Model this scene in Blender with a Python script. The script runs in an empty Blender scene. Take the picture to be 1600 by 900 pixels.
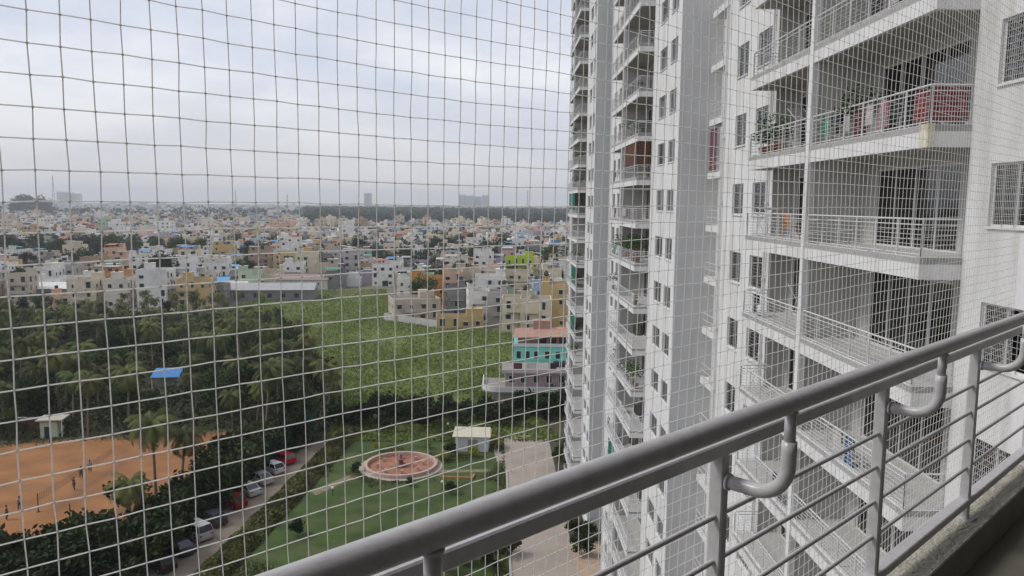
import bpy, math, random
from mathutils import Vector, Matrix
random.seed(11)
S = bpy.context.scene
C = S.collection
HG = 37.5                      # height of the eye above the ground; the eye is the origin of x, y

# ------------------------------------------------------------------ camera
cam_d = bpy.data.cameras.new('camera'); cam = bpy.data.objects.new('camera', cam_d); C.objects.link(cam)
cam_d.sensor_width = 36; cam_d.lens = 27; cam_d.clip_start = 0.02; cam_d.clip_end = 30000
YAW, PIT, ROL = math.radians(1.2), math.atan(132 / 1200), math.radians(.52)
FW = Vector((math.sin(YAW) * math.cos(PIT), math.cos(YAW) * math.cos(PIT), -math.sin(PIT)))
R0 = Vector((math.cos(YAW), -math.sin(YAW), 0)); U0 = R0.cross(FW)
RT = math.cos(ROL) * R0 + math.sin(ROL) * U0; UP = -math.sin(ROL) * R0 + math.cos(ROL) * U0
M = Matrix((RT, UP, -FW)).transposed().to_4x4(); M.translation = (0, 0, HG)
cam.matrix_world = M
S.camera = cam

# ------------------------------------------------------------------ sky, sun, exposure
SUN_EL, SUN_AZ = math.radians(48), math.radians(-90)     # azimuth from +Y towards +X
w = bpy.data.worlds.new('World'); S.world = w; w.use_nodes = True
nt = w.node_tree; N = nt.nodes; L = nt.links
for n in list(N): N.remove(n)
out = N.new('ShaderNodeOutputWorld')
sky = N.new('ShaderNodeTexSky'); sky.sky_type = 'NISHITA'; sky.sun_disc = False
sky.sun_elevation = SUN_EL; sky.sun_rotation = SUN_AZ; sky.dust_density = 2.5; sky.air_density = 1.2
bg1 = N.new('ShaderNodeBackground'); bg1.inputs['Strength'].default_value = .09; L.new(sky.outputs[0], bg1.inputs[0])
tc = N.new('ShaderNodeTexCoord'); sep = N.new('ShaderNodeSeparateXYZ'); L.new(tc.outputs['Generated'], sep.inputs[0])
def mth(op, a, b=None, clamp=False):
    n = N.new('ShaderNodeMath'); n.operation = op; n.use_clamp = clamp
    for i, v in enumerate((a, b)):
        if v is None: continue
        if isinstance(v, (int, float)): n.inputs[i].default_value = v
        else: L.new(v, n.inputs[i])
    return n.outputs[0]
zc = mth('ADD', mth('MAXIMUM', sep.outputs['Z'], 0), .30)
cx = mth('DIVIDE', sep.outputs['X'], zc); cy = mth('DIVIDE', sep.outputs['Y'], zc)
comb = N.new('ShaderNodeCombineXYZ'); L.new(cx, comb.inputs[0]); L.new(cy, comb.inputs[1]); comb.inputs[2].default_value = 2.2
def noise(scale, detail, rough, vec):
    n = N.new('ShaderNodeTexNoise'); n.inputs['Scale'].default_value = scale
    n.inputs['Detail'].default_value = detail; n.inputs['Roughness'].default_value = rough
    L.new(vec, n.inputs['Vector']); return n.outputs[0]
def ramp(fac, stops):
    r = N.new('ShaderNodeValToRGB'); L.new(fac, r.inputs[0]); e = r.color_ramp.elements
    while len(e) > 1: e.remove(e[-1])
    e[0].position = stops[0][0]; e[0].color = (*stops[0][1], 1)
    for p, c in stops[1:]: q = e.new(p); q.color = (*c, 1)
    return r.outputs[0]
n1 = noise(1.05, 7, .55, comb.outputs[0]); n2 = noise(.42, 3, .5, comb.outputs[0])
cl = ramp(n1, [(.38, (.56, .60, .72)), (.5, (.71, .73, .80)), (.62, (.93, .925, .93))])
cl2 = ramp(n2, [(.35, (.84, .865, .91)), (.62, (1, 1, 1))])
mx = N.new('ShaderNodeMix'); mx.data_type = 'RGBA'; mx.blend_type = 'MULTIPLY'; mx.inputs[0].default_value = 1
L.new(cl, mx.inputs[6]); L.new(cl2, mx.inputs[7])
hz = N.new('ShaderNodeMix'); hz.data_type = 'RGBA'
hf = mth('SUBTRACT', 1, mth('DIVIDE', mth('MAXIMUM', sep.outputs['Z'], 0), .16), True)
L.new(mth('POWER', hf, 1.3), hz.inputs[0]); L.new(mx.outputs[2], hz.inputs[6]); hz.inputs[7].default_value = (.62, .618, .64, 1)
bg2 = N.new('ShaderNodeBackground'); L.new(hz.outputs[2], bg2.inputs[0]); bg2.inputs['Strength'].default_value = 1.2
ms = N.new('ShaderNodeMixShader'); ms.inputs[0].default_value = .86
L.new(bg1.outputs[0], ms.inputs[1]); L.new(bg2.outputs[0], ms.inputs[2]); L.new(ms.outputs[0], out.inputs[0])

sd = bpy.data.lights.new('sun', 'SUN'); sd.energy = 1.8; sd.angle = math.radians(14); sd.color = (1, .96, .9)
so = bpy.data.objects.new('sun', sd); C.objects.link(so)
sv = Vector((math.sin(SUN_AZ) * math.cos(SUN_EL), math.cos(SUN_AZ) * math.cos(SUN_EL), math.sin(SUN_EL)))
so.rotation_euler = sv.to_track_quat('Z', 'Y').to_euler()
S.view_settings.view_transform = 'Standard'; S.view_settings.look = 'None'
S.view_settings.exposure = 0.05; S.view_settings.gamma = 1
S.cycles.volume_bounces = 0; S.cycles.max_bounces = 6; S.cycles.transparent_max_bounces = 12
S.cycles.diffuse_bounces = 3

# ------------------------------------------------------------------ helpers
def ground(px, py, z=0.0):
    """where the sight line through a point of the 1600x900 photo meets the level z"""
    d = FW + (px - 800) / 1200 * RT + (450 - py) / 1200 * UP
    k = (z - HG) / d.z
    return (d.x * k, d.y * k)

def principled(name, col, rough=.8, metal=0., var=0., scale=3., bump=0., bscale=30., spec=.3, rnd=0., dirt=None, dscale=.4, coord='Object', stretch=None):
    m = bpy.data.materials.new(name); m.use_nodes = True
    t = m.node_tree; n = t.nodes; l = t.links; p = n['Principled BSDF']
    p.inputs['Base Color'].default_value = (*col, 1); p.inputs['Roughness'].default_value = rough
    p.inputs['Metallic'].default_value = metal; p.inputs['Specular IOR Level'].default_value = spec
    co = n.new('ShaderNodeTexCoord').outputs[coord]
    if stretch:
        mp = n.new('ShaderNodeMapping'); mp.inputs['Scale'].default_value = stretch; l.new(co, mp.inputs[0]); co = mp.outputs[0]
    cur = None
    def rgbmix(kind, a, b, fac):
        x = n.new('ShaderNodeMix'); x.data_type = 'RGBA'; x.blend_type = kind
        for i, v in ((6, a), (7, b)):
            if isinstance(v, tuple): x.inputs[i].default_value = (*v, 1)
            else: l.new(v, x.inputs[i])
        if isinstance(fac, (int, float)): x.inputs[0].default_value = fac
        else: l.new(fac, x.inputs[0])
        return x.outputs[2]
    cur = col
    if var:
        q = n.new('ShaderNodeTexNoise'); q.inputs['Scale'].default_value = scale; q.inputs['Detail'].default_value = 5
        l.new(co, q.inputs['Vector'])
        mr = n.new('ShaderNodeMapRange'); mr.inputs[1].default_value = .3; mr.inputs[2].default_value = .7
        l.new(q.outputs[0], mr.inputs[0])
        cur = rgbmix('MIX', tuple(c * (1 - var) for c in col), tuple(min(1, c * (1 + var)) for c in col), mr.outputs[0])
    if dirt:
        q = n.new('ShaderNodeTexNoise'); q.inputs['Scale'].default_value = dscale; q.inputs['Detail'].default_value = 6
        q.inputs['Roughness'].default_value = .62; l.new(co, q.inputs['Vector'])
        mr = n.new('ShaderNodeMapRange'); mr.inputs[1].default_value = .48; mr.inputs[2].default_value = .7
        mr.inputs[4].default_value = .8
        l.new(q.outputs[0], mr.inputs[0]); cur = rgbmix('MIX', cur, dirt, mr.outputs[0])
    if rnd:
        oi = n.new('ShaderNodeObjectInfo'); mr = n.new('ShaderNodeMapRange')
        mr.inputs[3].default_value = 1 - rnd; mr.inputs[4].default_value = 1 + rnd; l.new(oi.outputs['Random'], mr.inputs[0])
        hs = n.new('ShaderNodeHueSaturation'); l.new(mr.outputs[0], hs.inputs['Value'])
        mr2 = n.new('ShaderNodeMapRange'); mr2.inputs[3].default_value = .47; mr2.inputs[4].default_value = .53
        ml = n.new('ShaderNodeMath'); ml.operation = 'MULTIPLY'; ml.inputs[1].default_value = 7.77; l.new(oi.outputs['Random'], ml.inputs[0])
        fr = n.new('ShaderNodeMath'); fr.operation = 'FRACT'; l.new(ml.outputs[0], fr.inputs[0]); l.new(fr.outputs[0], mr2.inputs[0])
        l.new(mr2.outputs[0], hs.inputs['Hue'])
        if isinstance(cur, tuple): hs.inputs['Color'].default_value = (*cur, 1)
        else: l.new(cur, hs.inputs['Color'])
        cur = hs.outputs[0]
    if not isinstance(cur, tuple): l.new(cur, p.inputs['Base Color'])
    if bump:
        q = n.new('ShaderNodeTexNoise'); q.inputs['Scale'].default_value = bscale; q.inputs['Detail'].default_value = 4
        l.new(co, q.inputs['Vector']); b = n.new('ShaderNodeBump'); b.inputs['Strength'].default_value = bump
        b.inputs['Distance'].default_value = .05
        l.new(q.outputs[0], b.inputs['Height']); l.new(b.outputs[0], p.inputs['Normal'])
    return m

def leafmat(name, col, rnd=.3, var=.35):
    m = principled(name, col, .7, var=var, scale=.55, rnd=rnd, spec=.25)
    t = m.node_tree; p = t.nodes['Principled BSDF']
    src = p.inputs['Base Color'].links[0].from_socket
    tr = t.nodes.new('ShaderNodeBsdfTranslucent'); t.links.new(src, tr.inputs[0])
    x = t.nodes.new('ShaderNodeMixShader'); x.inputs[0].default_value = .22
    t.links.new(p.outputs[0], x.inputs[1]); t.links.new(tr.outputs[0], x.inputs[2])
    t.links.new(x.outputs[0], t.nodes['Material Output'].inputs[0])
    return m

def attrmat(name, rough=.85):
    m = bpy.data.materials.new(name); m.use_nodes = True; t = m.node_tree; p = t.nodes['Principled BSDF']
    a = t.nodes.new('ShaderNodeAttribute'); a.attribute_name = 'tint'; t.links.new(a.outputs['Color'], p.inputs['Base Color'])
    p.inputs['Roughness'].default_value = rough; return m

def glassmat(name, tint=(.55, .6, .62), mixf=.35):
    m = bpy.data.materials.new(name); m.use_nodes = True; t = m.node_tree; n = t.nodes; l = t.links
    n.remove(n['Principled BSDF'])
    tr = n.new('ShaderNodeBsdfTransparent'); tr.inputs[0].default_value = (*tint, 1)
    gl = n.new('ShaderNodeBsdfGlossy'); gl.inputs['Roughness'].default_value = .04
    fr = n.new('ShaderNodeFresnel'); fr.inputs[0].default_value = 1.5
    ad = n.new('ShaderNodeMath'); ad.inputs[1].default_value = .06; l.new(fr.outputs[0], ad.inputs[0])
    x = n.new('ShaderNodeMixShader'); l.new(ad.outputs[0], x.inputs[0]); l.new(tr.outputs[0], x.inputs[1]); l.new(gl.outputs[0], x.inputs[2])
    l.new(x.outputs[0], n['Material Output'].inputs[0]); return m

MT = {}
def mat(k, *a, **kw):
    if k not in MT: MT[k] = principled(k, *a, **kw)
    return MT[k]

class MB:
    def __init__(s): s.v = []; s.f = []; s.m = []; s.c = []; s.T = None; s.col = None
    def add(s, vs, fs, mi=0):
        o = len(s.v)
        if s.T is not None: vs = [tuple(s.T @ Vector(p)) for p in vs]
        s.v += vs
        for f in fs:
            s.f.append(tuple(o + i for i in f)); s.m.append(mi); s.c.append(s.col)
        return s
    def box(s, x0, x1, y0, y1, z0, z1, mi=0):
        return s.add([(x0, y0, z0), (x1, y0, z0), (x1, y1, z0), (x0, y1, z0), (x0, y0, z1), (x1, y0, z1), (x1, y1, z1), (x0, y1, z1)],
                     [(0, 3, 2, 1), (4, 5, 6, 7), (0, 1, 5, 4), (1, 2, 6, 5), (2, 3, 7, 6), (3, 0, 4, 7)], mi)
    def quad(s, a, b, c, d, mi=0): return s.add([a, b, c, d], [(0, 1, 2, 3)], mi)
    def tube(s, pts, r, n=8, mi=0, cap=True):
        pts = [Vector(p) for p in pts]; rs = r if isinstance(r, (list, tuple)) else [r] * len(pts)
        vs = []; prev = None
        for i, p in enumerate(pts):
            a = pts[max(0, i - 1)]; b = pts[min(len(pts) - 1, i + 1)]; t = (b - a).normalized()
            if prev is None:
                u = t.cross(Vector((0, 0, 1)))
                if u.length < 1e-3: u = t.cross(Vector((1, 0, 0)))
            else: u = prev - t * prev.dot(t)
            u.normalize(); prev = u; q = t.cross(u)
            for k in range(n):
                an = 2 * math.pi * k / n
                vs.append(tuple(p + rs[i] * (math.cos(an) * u + math.sin(an) * q)))
        fs = [(i * n + k, i * n + (k + 1) % n, (i + 1) * n + (k + 1) % n, (i + 1) * n + k) for i in range(len(pts) - 1) for k in range(n)]
        if cap: fs += [tuple(range(n))[::-1], tuple((len(pts) - 1) * n + k for k in range(n))]
        return s.add(vs, fs, mi)
    def lathe(s, prof, n=24, mi=0, cx=0, cy=0):
        vs = [(cx + r * math.cos(2 * math.pi * k / n), cy + r * math.sin(2 * math.pi * k / n), z) for r, z in prof for k in range(n)]
        fs = [(i * n + k, i * n + (k + 1) % n, (i + 1) * n + (k + 1) % n, (i + 1) * n + k) for i in range(len(prof) - 1) for k in range(n)]
        return s.add(vs, fs, mi)
    def poly(s, pts, z, mi=0): return s.add([(x, y, z) for x, y in pts], [tuple(range(len(pts)))], mi)
    def mesh(s, name, mats, smooth=False):
        me = bpy.data.meshes.new(name); me.from_pydata(s.v, [], s.f)
        for m in (mats if isinstance(mats, (list, tuple)) else [mats]): me.materials.append(m)
        me.polygons.foreach_set('material_index', s.m)
        if smooth: me.polygons.foreach_set('use_smooth', [True] * len(s.f))
        if any(c is not None for c in s.c):
            at = me.attributes.new('tint', 'FLOAT_COLOR', 'FACE')
            fl = []
            for c in s.c: fl += [*(c or (.5, .5, .5)), 1]
            at.data.foreach_set('color', fl)
        me.update(); return me
    def build(s, name, mats, parent=None, smooth=False, loc=None, rz=0):
        return link(name, s.mesh(name, mats, smooth), parent, loc, rz)

def link(name, me, parent=None, loc=None, rz=0, scale=None):
    o = bpy.data.objects.new(name, me); C.objects.link(o)
    if parent: o.parent = parent
    if loc: o.location = loc
    if rz: o.rotation_euler.z = rz
    if scale: o.scale = (scale,) * 3 if isinstance(scale, (int, float)) else scale
    return o
def tag(o, label=None, cat=None, group=None, kind=None):
    if label: o['label'] = label
    if cat: o['category'] = cat
    if group: o['group'] = group
    if kind: o['kind'] = kind
    return o
def thing(name, label, cat, loc=(0, 0, 0), rz=0, group=None, scale=None):
    o = link(name, None, None, loc, rz, scale); o.empty_display_size = .2
    return tag(o, label, cat, group)
def inpoly(x, y, P):
    r = False; j = len(P) - 1
    for i in range(len(P)):
        if (P[i][1] > y) != (P[j][1] > y) and x < (P[j][0] - P[i][0]) * (y - P[i][1]) / (P[j][1] - P[i][1]) + P[i][0]: r = not r
        j = i
    return r

# ------------------------------------------------------------------ materials
white = principled('white_masonry', (.68, .68, .685), .85, var=.04, scale=1.5, dirt=(.48, .47, .44), dscale=1.9, bump=.25, bscale=12, spec=.2, stretch=(1, 1, .16))
greyw = principled('grey_masonry', (.62, .62, .62), .9, var=.05, scale=1.2, dirt=(.53, .53, .52), dscale=.8, bump=.25, bscale=10, spec=.2, stretch=(1, 1, .12))
soff = principled('soffit_shade_tone', (.34, .335, .32), .9, var=.08, scale=1.1)  # underside shade put into the colour, darker than the white masonry
inner = principled('recess_shade_tone', (.46, .455, .44), .85, var=.04, scale=.8)  # recess darkness put into the colour; also on balcony floors and own ceiling
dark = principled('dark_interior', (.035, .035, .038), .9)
frame_m = principled('white_powder_coat', (.66, .66, .66), .4, spec=.4)
rail_m = principled('pale_railing_paint', (.60, .60, .61), .45, var=.05, scale=4, spec=.4)
glass = glassmat('window_glass', (.85, .87, .88))
darkglass = principled('dark_window_glass', (.03, .035, .04), .12, spec=.6)
curtain = principled('curtain_cloth', (.55, .55, .54), .9, var=.15, scale=2, rnd=.3)
grille_m = principled('window_grille', (.30, .30, .30), .5, spec=.3)
handm = principled('own_railing_paint', (.57, .56, .575), .28, var=.05, scale=9, dirt=(.46, .45, .455), dscale=24, bump=.04, bscale=160, spec=.45)
conc = principled('kerb_concrete', (.50, .48, .41), .85, var=.12, scale=9, dirt=(.33, .31, .25), dscale=3.5, bump=.5, bscale=50, spec=.25)
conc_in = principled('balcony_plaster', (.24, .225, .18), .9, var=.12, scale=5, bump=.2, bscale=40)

# ------------------------------------------------------------------ ground and its sheets
gm = principled('open_ground', (.13, .125, .085), .95, var=.3, scale=.03, dirt=(.17, .145, .11), dscale=.012)
MB().add([(-9000, -500, 0), (9000, -500, 0), (9000, 9000, 0), (-9000, 9000, 0)], [(0, 1, 2, 3)]).build('ground', gm)['kind'] = 'structure'

def sheet(name, pts, z, m, kind='structure', **kw):
    o = MB().poly(pts, z).build(name, m); o['kind'] = kind; return o
G = ground
field_px = [(300, 492), (400, 470), (480, 455), (604, 452), (612, 500), (700, 512), (800, 518), (830, 540), (830, 640), (880, 690), (560, 690), (400, 690), (300, 560)]
FIELD = [G(*p) for p in field_px]
fieldm = principled('rough_meadow', (.105, .138, .034), .95, var=.2, scale=.3, dirt=(.125, .125, .05), dscale=.05, bump=1, bscale=1.2, stretch=(1, .45, 1))
sheet('meadow', FIELD, .004, fieldm)
lawnm = principled('mown_lawn', (.046, .076, .018), .95, var=.35, scale=.35, dirt=(.10, .105, .045), dscale=.22, bump=.6, bscale=6)
LAWN = [(-27.5, 60), (1.8, 60), (1.8, 124), (-22, 124), (-25, 112), (-29, 80)]
sheet('lawn', LAWN, .010, lawnm)
courtm = principled('red_earth', (.27, .125, .050), .95, var=.25, scale=.22, dirt=(.21, .115, .065), dscale=.16, bump=.5, bscale=5)
COURT = [G(-340, 735), G(-120, 706), G(0, 696), G(90, 687), G(225, 682), G(400, 672), G(388, 700), G(330, 760), G(215, 830), G(150, 868), G(40, 880), G(-250, 900)]
sheet('earth_court', COURT, .010, courtm)
roadm = principled('dusty_lane', (.20, .165, .13), .95, var=.2, scale=.5, dirt=(.17, .14, .11), dscale=.25, bump=.4, bscale=8)
sheet('grove_floor', [G(-200, 480), G(0, 486), G(180, 492), G(300, 492), G(420, 500), G(462, 545), G(500, 600), G(538, 640), G(505, 686), G(450, 712), G(405, 690), G(390, 668), G(225, 680), G(90, 684), G(-200, 700)], .018, principled('dark_grove_ground', (.045, .042, .024), .95, var=.3, scale=.4))  # darker ground sheet laid beneath the palms
ROAD = [(-37.5, 55), (-32.2, 55), (-29.6, 74.2), (-27.3, 102.4), (-25.4, 118), (-23.5, 132), (-25.5, 132), (-28.2, 118), (-31.2, 104.9), (-34.8, 74.2)]
sheet('lane', ROAD, .014, roadm)
drivem = principled('driveway_concrete', (.34, .29, .25), .9, var=.12, scale=.6, dirt=(.22, .195, .17), dscale=.3, bump=.3, bscale=9)
DR = [(1.8, 30), (8.4, 30), (8.6, 104), (10.0, 110), (10.2, 115)] + [(4.9 + 5.1 * math.cos(a), 115 + 6.5 * math.sin(a)) for a in [math.pi * k / 14 for k in range(1, 14)]] + [(-.2, 114), (.3, 109), (1.6, 104)]
sheet('driveway', DR, .016, drivem)
MB().box(8.5, 30, 66, 80.5, .0, .10).box(8.5, 12, 80.5, 82, 0, .06).build('paved_forecourt', principled('forecourt_paving', (.40, .30, .21), .9, var=.12, scale=1.5))['kind'] = 'structure'
# kerb along the lawn side of the driveway
MB().box(1.55, 1.8, 40, 105, 0, .13).build('driveway_kerb', principled('kerb_stone', (.42, .40, .37), .9, var=.1))['kind'] = 'structure'
MB().poly([(8.6, 80.5), (30, 80.5), (30, 200), (8.6, 200)], .02).build('planting_strip', principled('planting_soil', (.065, .06, .035), .95, var=.3, scale=.8))['kind'] = 'structure'

# ------------------------------------------------------------------ the three apartment towers
LV0 = HG - 1.15
KMIN, KMAX = -12, 9
TOPZ = LV0 + 3 * (KMAX + 1) + .9
XF, XB, XR, XC = 10.64, 9.66, 11.45, 13.0
def wall_plane(mb, x, y0, y1, z0, z1, holes, dep, mi=0, back=1, rev=0):
    """wall facing -X at x with openings (ya, yb, za, zb) sunk by dep, their backs in material back"""
    ys = sorted({y0, y1, *[h[0] for h in holes], *[h[1] for h in holes]}); zs = sorted({z0, z1, *[h[2] for h in holes], *[h[3] for h in holes]})
    for a, b in zip(ys, ys[1:]):
        for c, d in zip(zs, zs[1:]):
            my, mz = (a + b) / 2, (c + d) / 2
            if any(h[0] < my < h[1] and h[2] < mz < h[3] for h in holes): continue
            mb.quad((x, a, c), (x, a, d), (x, b, d), (x, b, c), mi)
    for a, b, c, d in holes:
        X = x + dep
        mb.quad((x, a, c), (X, a, c), (X, a, d), (x, a, d), rev); mb.quad((x, b, c), (x, b, d), (X, b, d), (X, b, c), rev)
        mb.quad((x, a, d), (X, a, d), (X, b, d), (x, b, d), rev); mb.quad((x, a, c), (x, b, c), (X, b, c), (X, a, c), rev)
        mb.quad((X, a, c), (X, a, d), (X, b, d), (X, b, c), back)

def window_mesh(W, H):
    """children of a window, opening centred on local y, sill at local z 0, facing -X, face plane x = 0"""
    f = MB(); t = .05
    f.box(.08, .13, -W / 2, -W / 2 + t, 0, H).box(.08, .13, W / 2 - t, W / 2, 0, H)
    f.box(.08, .13, -W / 2 + t, W / 2 - t, 0, t).box(.08, .13, -W / 2 + t, W / 2 - t, H - t, H)
    f.box(.085, .125, -.025, .025, t, H - t)
    g = MB(); g.box(.10, .105, -W / 2 + t, -.025, t, H - t).box(.10, .105, .025, W / 2 - t, t, H - t)
    gr = MB()
    for i in range(1, 10): gr.box(.03, .04, -W / 2, W / 2, H * i / 10 - .006, H * i / 10 + .006)
    for i in range(1, 4): gr.box(.04, .052, -W / 2 + W * i / 4 - .008, -W / 2 + W * i / 4 + .008, 0, H)
    cu = MB(); ys = [-W / 2 + .02 + (W * .5) * i / 24 for i in range(25)]
    for a, b, i in zip(ys, ys[1:], range(24)):
        xa = .22 + .03 * math.sin(i * 1.9); xb = .22 + .03 * math.sin((i + 1) * 1.9)
        cu.quad((xa, a, .02), (xa, a, H - .02), (xb, b, H - .02), (xb, b, .02))
    s = MB().box(-.05, .0795, -W / 2, W / 2, -.05, -.001)
    return f.mesh('window_frame', frame_m), g.mesh('pane', glass), gr.mesh('grille', grille_m), cu.mesh('curtain', curtain), s.mesh('sill', white)
WM = {}
def add_window(root, x, y, z, W, H, cur=True, detail=True):
    k = (round(W, 2), round(H, 2))
    if k not in WM: WM[k] = window_mesh(W, H)
    f, g, gr, cu, s = WM[k]
    wo = link('window', f, root, (x, y, z)); link('pane', g, wo)
    if detail: link('grille', gr, wo)
    if cur: link('curtain', cu, wo)
    link('sill', s, wo); return wo

def door_mesh(W, H, n):
    f = MB(); t = .06
    f.box(.04, .11, -W / 2, -W / 2 + t, 0, H).box(.04, .11, W / 2 - t, W / 2, 0, H).box(.04, .11, -W / 2 + t, W / 2 - t, H - t, H).box(.04, .11, -W / 2 + t, W / 2 - t, 0, .04)
    for i in range(1, n): y = -W / 2 + W * i / n; f.box(.05, .10, y - .03, y + .03, .04, H - t)
    g = MB().box(.07, .078, -W / 2 + t, W / 2 - t, .04, H - t)
    return f.mesh('door_frame', frame_m), g.mesh('pane', glass)
def curtain_mesh(y0, y1, H, ph):
    cu = MB(); n = max(6, int((y1 - y0) / .045))
    for i in range(n):
        a = y0 + (y1 - y0) * i / n; b = y0 + (y1 - y0) * (i + 1) / n
        xa = .3 + .05 * math.sin(i * 1.35 + ph); xb = .3 + .05 * math.sin((i + 1) * 1.35 + ph)
        cu.quad((xa, a, .03), (xa, a, H - .05), (xb, b, H - .05), (xb, b, .03))
    return cu.mesh('curtain', curtain, True)
DM = {k: door_mesh(*k) for k in ((4.3, 2.25, 4), (2.6, 2.25, 2))}
CM = [curtain_mesh(-2.1, -.9, 2.2, 0), curtain_mesh(-.6, .9, 2.2, 1), curtain_mesh(1.0, 2.05, 2.2, 2), curtain_mesh(-2.1, .2, 2.2, 3), curtain_mesh(-1.2, -.3, 2.2, 1), curtain_mesh(.3, 1.2, 2.2, 4)]
BL = 12.4        # balcony length
DIV = 6.7        # party wall between the two flats
def railing_mesh():
    r = MB(); Hh = .88; x0 = XB + .06
    def run(p, q, skip_end=False):
        (xa, ya), (xb, yb) = p, q
        Ln = math.hypot(xb - xa, yb - ya); n = max(1, round(Ln / 1.15))
        for zz, rr in ((Hh, .024), (Hh - .13, .015), (.07, .015)): r.tube([(xa, ya, zz), (xb, yb, zz)], rr, 6)
        for i in range(1, 6): r.tube([(xa, ya, .07 + i * .113), (xb, yb, .07 + i * .113)], .007, 4)
        for i in range(n + 1):
            x = xa + (xb - xa) * i / n; y = ya + (yb - ya) * i / n
            r.box(x - .018, x + .018, y - .018, y + .018, 0, Hh - .02)
    run((XF - .01, .06), (x0, .06)); run((x0, .06), (x0, DIV - .16)); 
    a = r; r2 = MB()
    r = r2; run((x0, DIV + .16), (x0, BL - .06)); run((x0, BL - .06), (XF - .01, BL - .06))
    return a.mesh('railing', rail_m), r2.mesh('railing', rail_m)
RM = railing_mesh()
slab_b = MB()
slab_b.box(XB, XR - .002, 0, BL, -.15, 0, 1)              # floor
slab_b.box(XB, XB + .12, 0, BL, -.50, .012, 0)           # front fascia beam
slab_b.box(XB + .12, XF - .002, 0, .12, -.50, .012, 0); slab_b.box(XB + .12, XF - .002, BL - .12, BL, -.50, .012, 0)
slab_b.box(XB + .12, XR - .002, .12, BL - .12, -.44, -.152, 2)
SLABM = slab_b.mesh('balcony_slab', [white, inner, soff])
STAIN = principled('stained_white_masonry', (.62, .58, .46), .9, var=.2, scale=3, dirt=(.42, .32, .18), dscale=2.5)

def tower(Yc, label, awin, kmin, kmax, seed):
    rg = random.Random(seed)
    T = thing('apartment_tower', label, 'apartment tower', (0, Yc, 0), 0, None)
    zt = TOPZ; levels = [(k, LV0 + 3 * k) for k in range(KMIN, KMAX + 1)]
    w_ = MB()
    B0, B1, E = 8.1, 8.1 + BL, 27.3
    holesA = [(a, b, z + .75, z + 2.1) for k, z in levels for a, b in awin]
    holesC = [(a, b, z + .75, z + 2.1) for k, z in levels for a, b in ((B1 + .75, B1 + 2.3), (B1 + 3.5, B1 + 5.0))]
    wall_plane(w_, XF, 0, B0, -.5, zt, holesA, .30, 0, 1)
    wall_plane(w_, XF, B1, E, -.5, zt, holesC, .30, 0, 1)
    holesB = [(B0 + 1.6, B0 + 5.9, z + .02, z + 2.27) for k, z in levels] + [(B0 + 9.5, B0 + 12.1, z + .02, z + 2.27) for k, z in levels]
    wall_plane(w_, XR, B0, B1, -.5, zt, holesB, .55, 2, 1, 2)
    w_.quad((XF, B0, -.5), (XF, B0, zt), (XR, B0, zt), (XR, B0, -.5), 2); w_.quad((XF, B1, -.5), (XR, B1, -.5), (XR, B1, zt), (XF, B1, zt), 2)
    # end walls, back, roof, parapet
    w_.quad((XF, 0, -.5), (24, 0, -.5), (24, 0, zt), (XF, 0, zt), 3)
    w_.quad((XF, E, -.5), (XF, E, zt), (XC, E, zt), (XC, E, -.5), 0)
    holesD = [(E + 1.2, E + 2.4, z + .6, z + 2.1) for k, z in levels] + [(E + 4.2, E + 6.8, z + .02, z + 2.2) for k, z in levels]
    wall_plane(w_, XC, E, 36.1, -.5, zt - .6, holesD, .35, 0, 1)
    w_.quad((24, 0, -.5), (24, 36.1, -.5), (24, 36.1, zt), (24, 0, zt), 0)
    w_.quad((XF, 0, zt), (24, 0, zt), (24, E, zt), (XF, E, zt), 0)
    w_.quad((XC, E, zt - .6), (24, E, zt - .6), (24, 36.1, zt - .6), (XC, 36.1, zt - .6), 0)
    w_.quad((XC, 36.1, -.5), (XC, 36.1, zt - .6), (24, 36.1, zt - .6), (24, 36.1, -.5), 0)
    # the bright corner pilaster, the party walls and their column
    w_.box(XF - .05, XF - .002, .002, .30, -.5, zt, 0)
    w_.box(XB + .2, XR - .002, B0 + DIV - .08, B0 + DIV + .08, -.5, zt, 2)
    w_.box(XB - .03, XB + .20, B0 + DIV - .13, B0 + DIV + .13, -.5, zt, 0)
    w_.build('wall', [white, dark, inner, greyw], T)
    first = None
    for k, z in levels:
        if k < kmin or k > kmax: continue
        b = link('balcony', SLABM, T, (0, B0, z)); link('railing', RM[0], b); link('railing', RM[1], b)
        for (W, H, n), yy, cs in (((4.3, 2.25, 4), B0 + 3.75, rg.choice([(0, 1, 2), (3, 2), (0, 2), (1, 2)])), ((2.6, 2.25, 2), B0 + 10.8, rg.choice([(4,), (5,), (4, 5), ()]))):
            d = link('sliding_door', DM[(W, H, n)][0], T, (XR, yy, z + .02)); link('pane', DM[(W, H, n)][1], d)
            for c in cs: link('curtain', CM[c], d)
        for a, bb in awin: add_window(T, XF, (a + bb) / 2, z + .75, bb - a, 1.35, rg.random() < .85, Yc < 60)
        for a, bb in ((B1 + .75, B1 + 2.3), (B1 + 3.5, B1 + 5.0)): add_window(T, XF, (a + bb) / 2, z + .75, bb - a, 1.35, rg.random() < .85, Yc < 60)
        u = link('utility_balcony', UTM, T, (0, E, z))
    for yy in (B1 + .35, E - .3): link('drain_pipe', PIPE, T, (XF - .085, yy, 0))
    cap = MB().box(XB - .04, XR, B0 - .05, B1 + .05, zt - .62, zt - .3); cap.build('roof', white, T)
    return T
ut = MB(); ut.box(12.2, XC - .002, .6, 8.2, -.35, 0, 0)
for zz in (.85, .45, .1): ut.tube([(12.25, .65, zz), (12.25, 8.15, zz)], .02, 5, 1)
for y in (.65, 2.5, 4.4, 6.3, 8.15): ut.box(12.23, 12.27, y - .02, y + .02, .0, .85, 1)
UTM = ut.mesh('utility_balcony', [white, rail_m])
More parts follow.
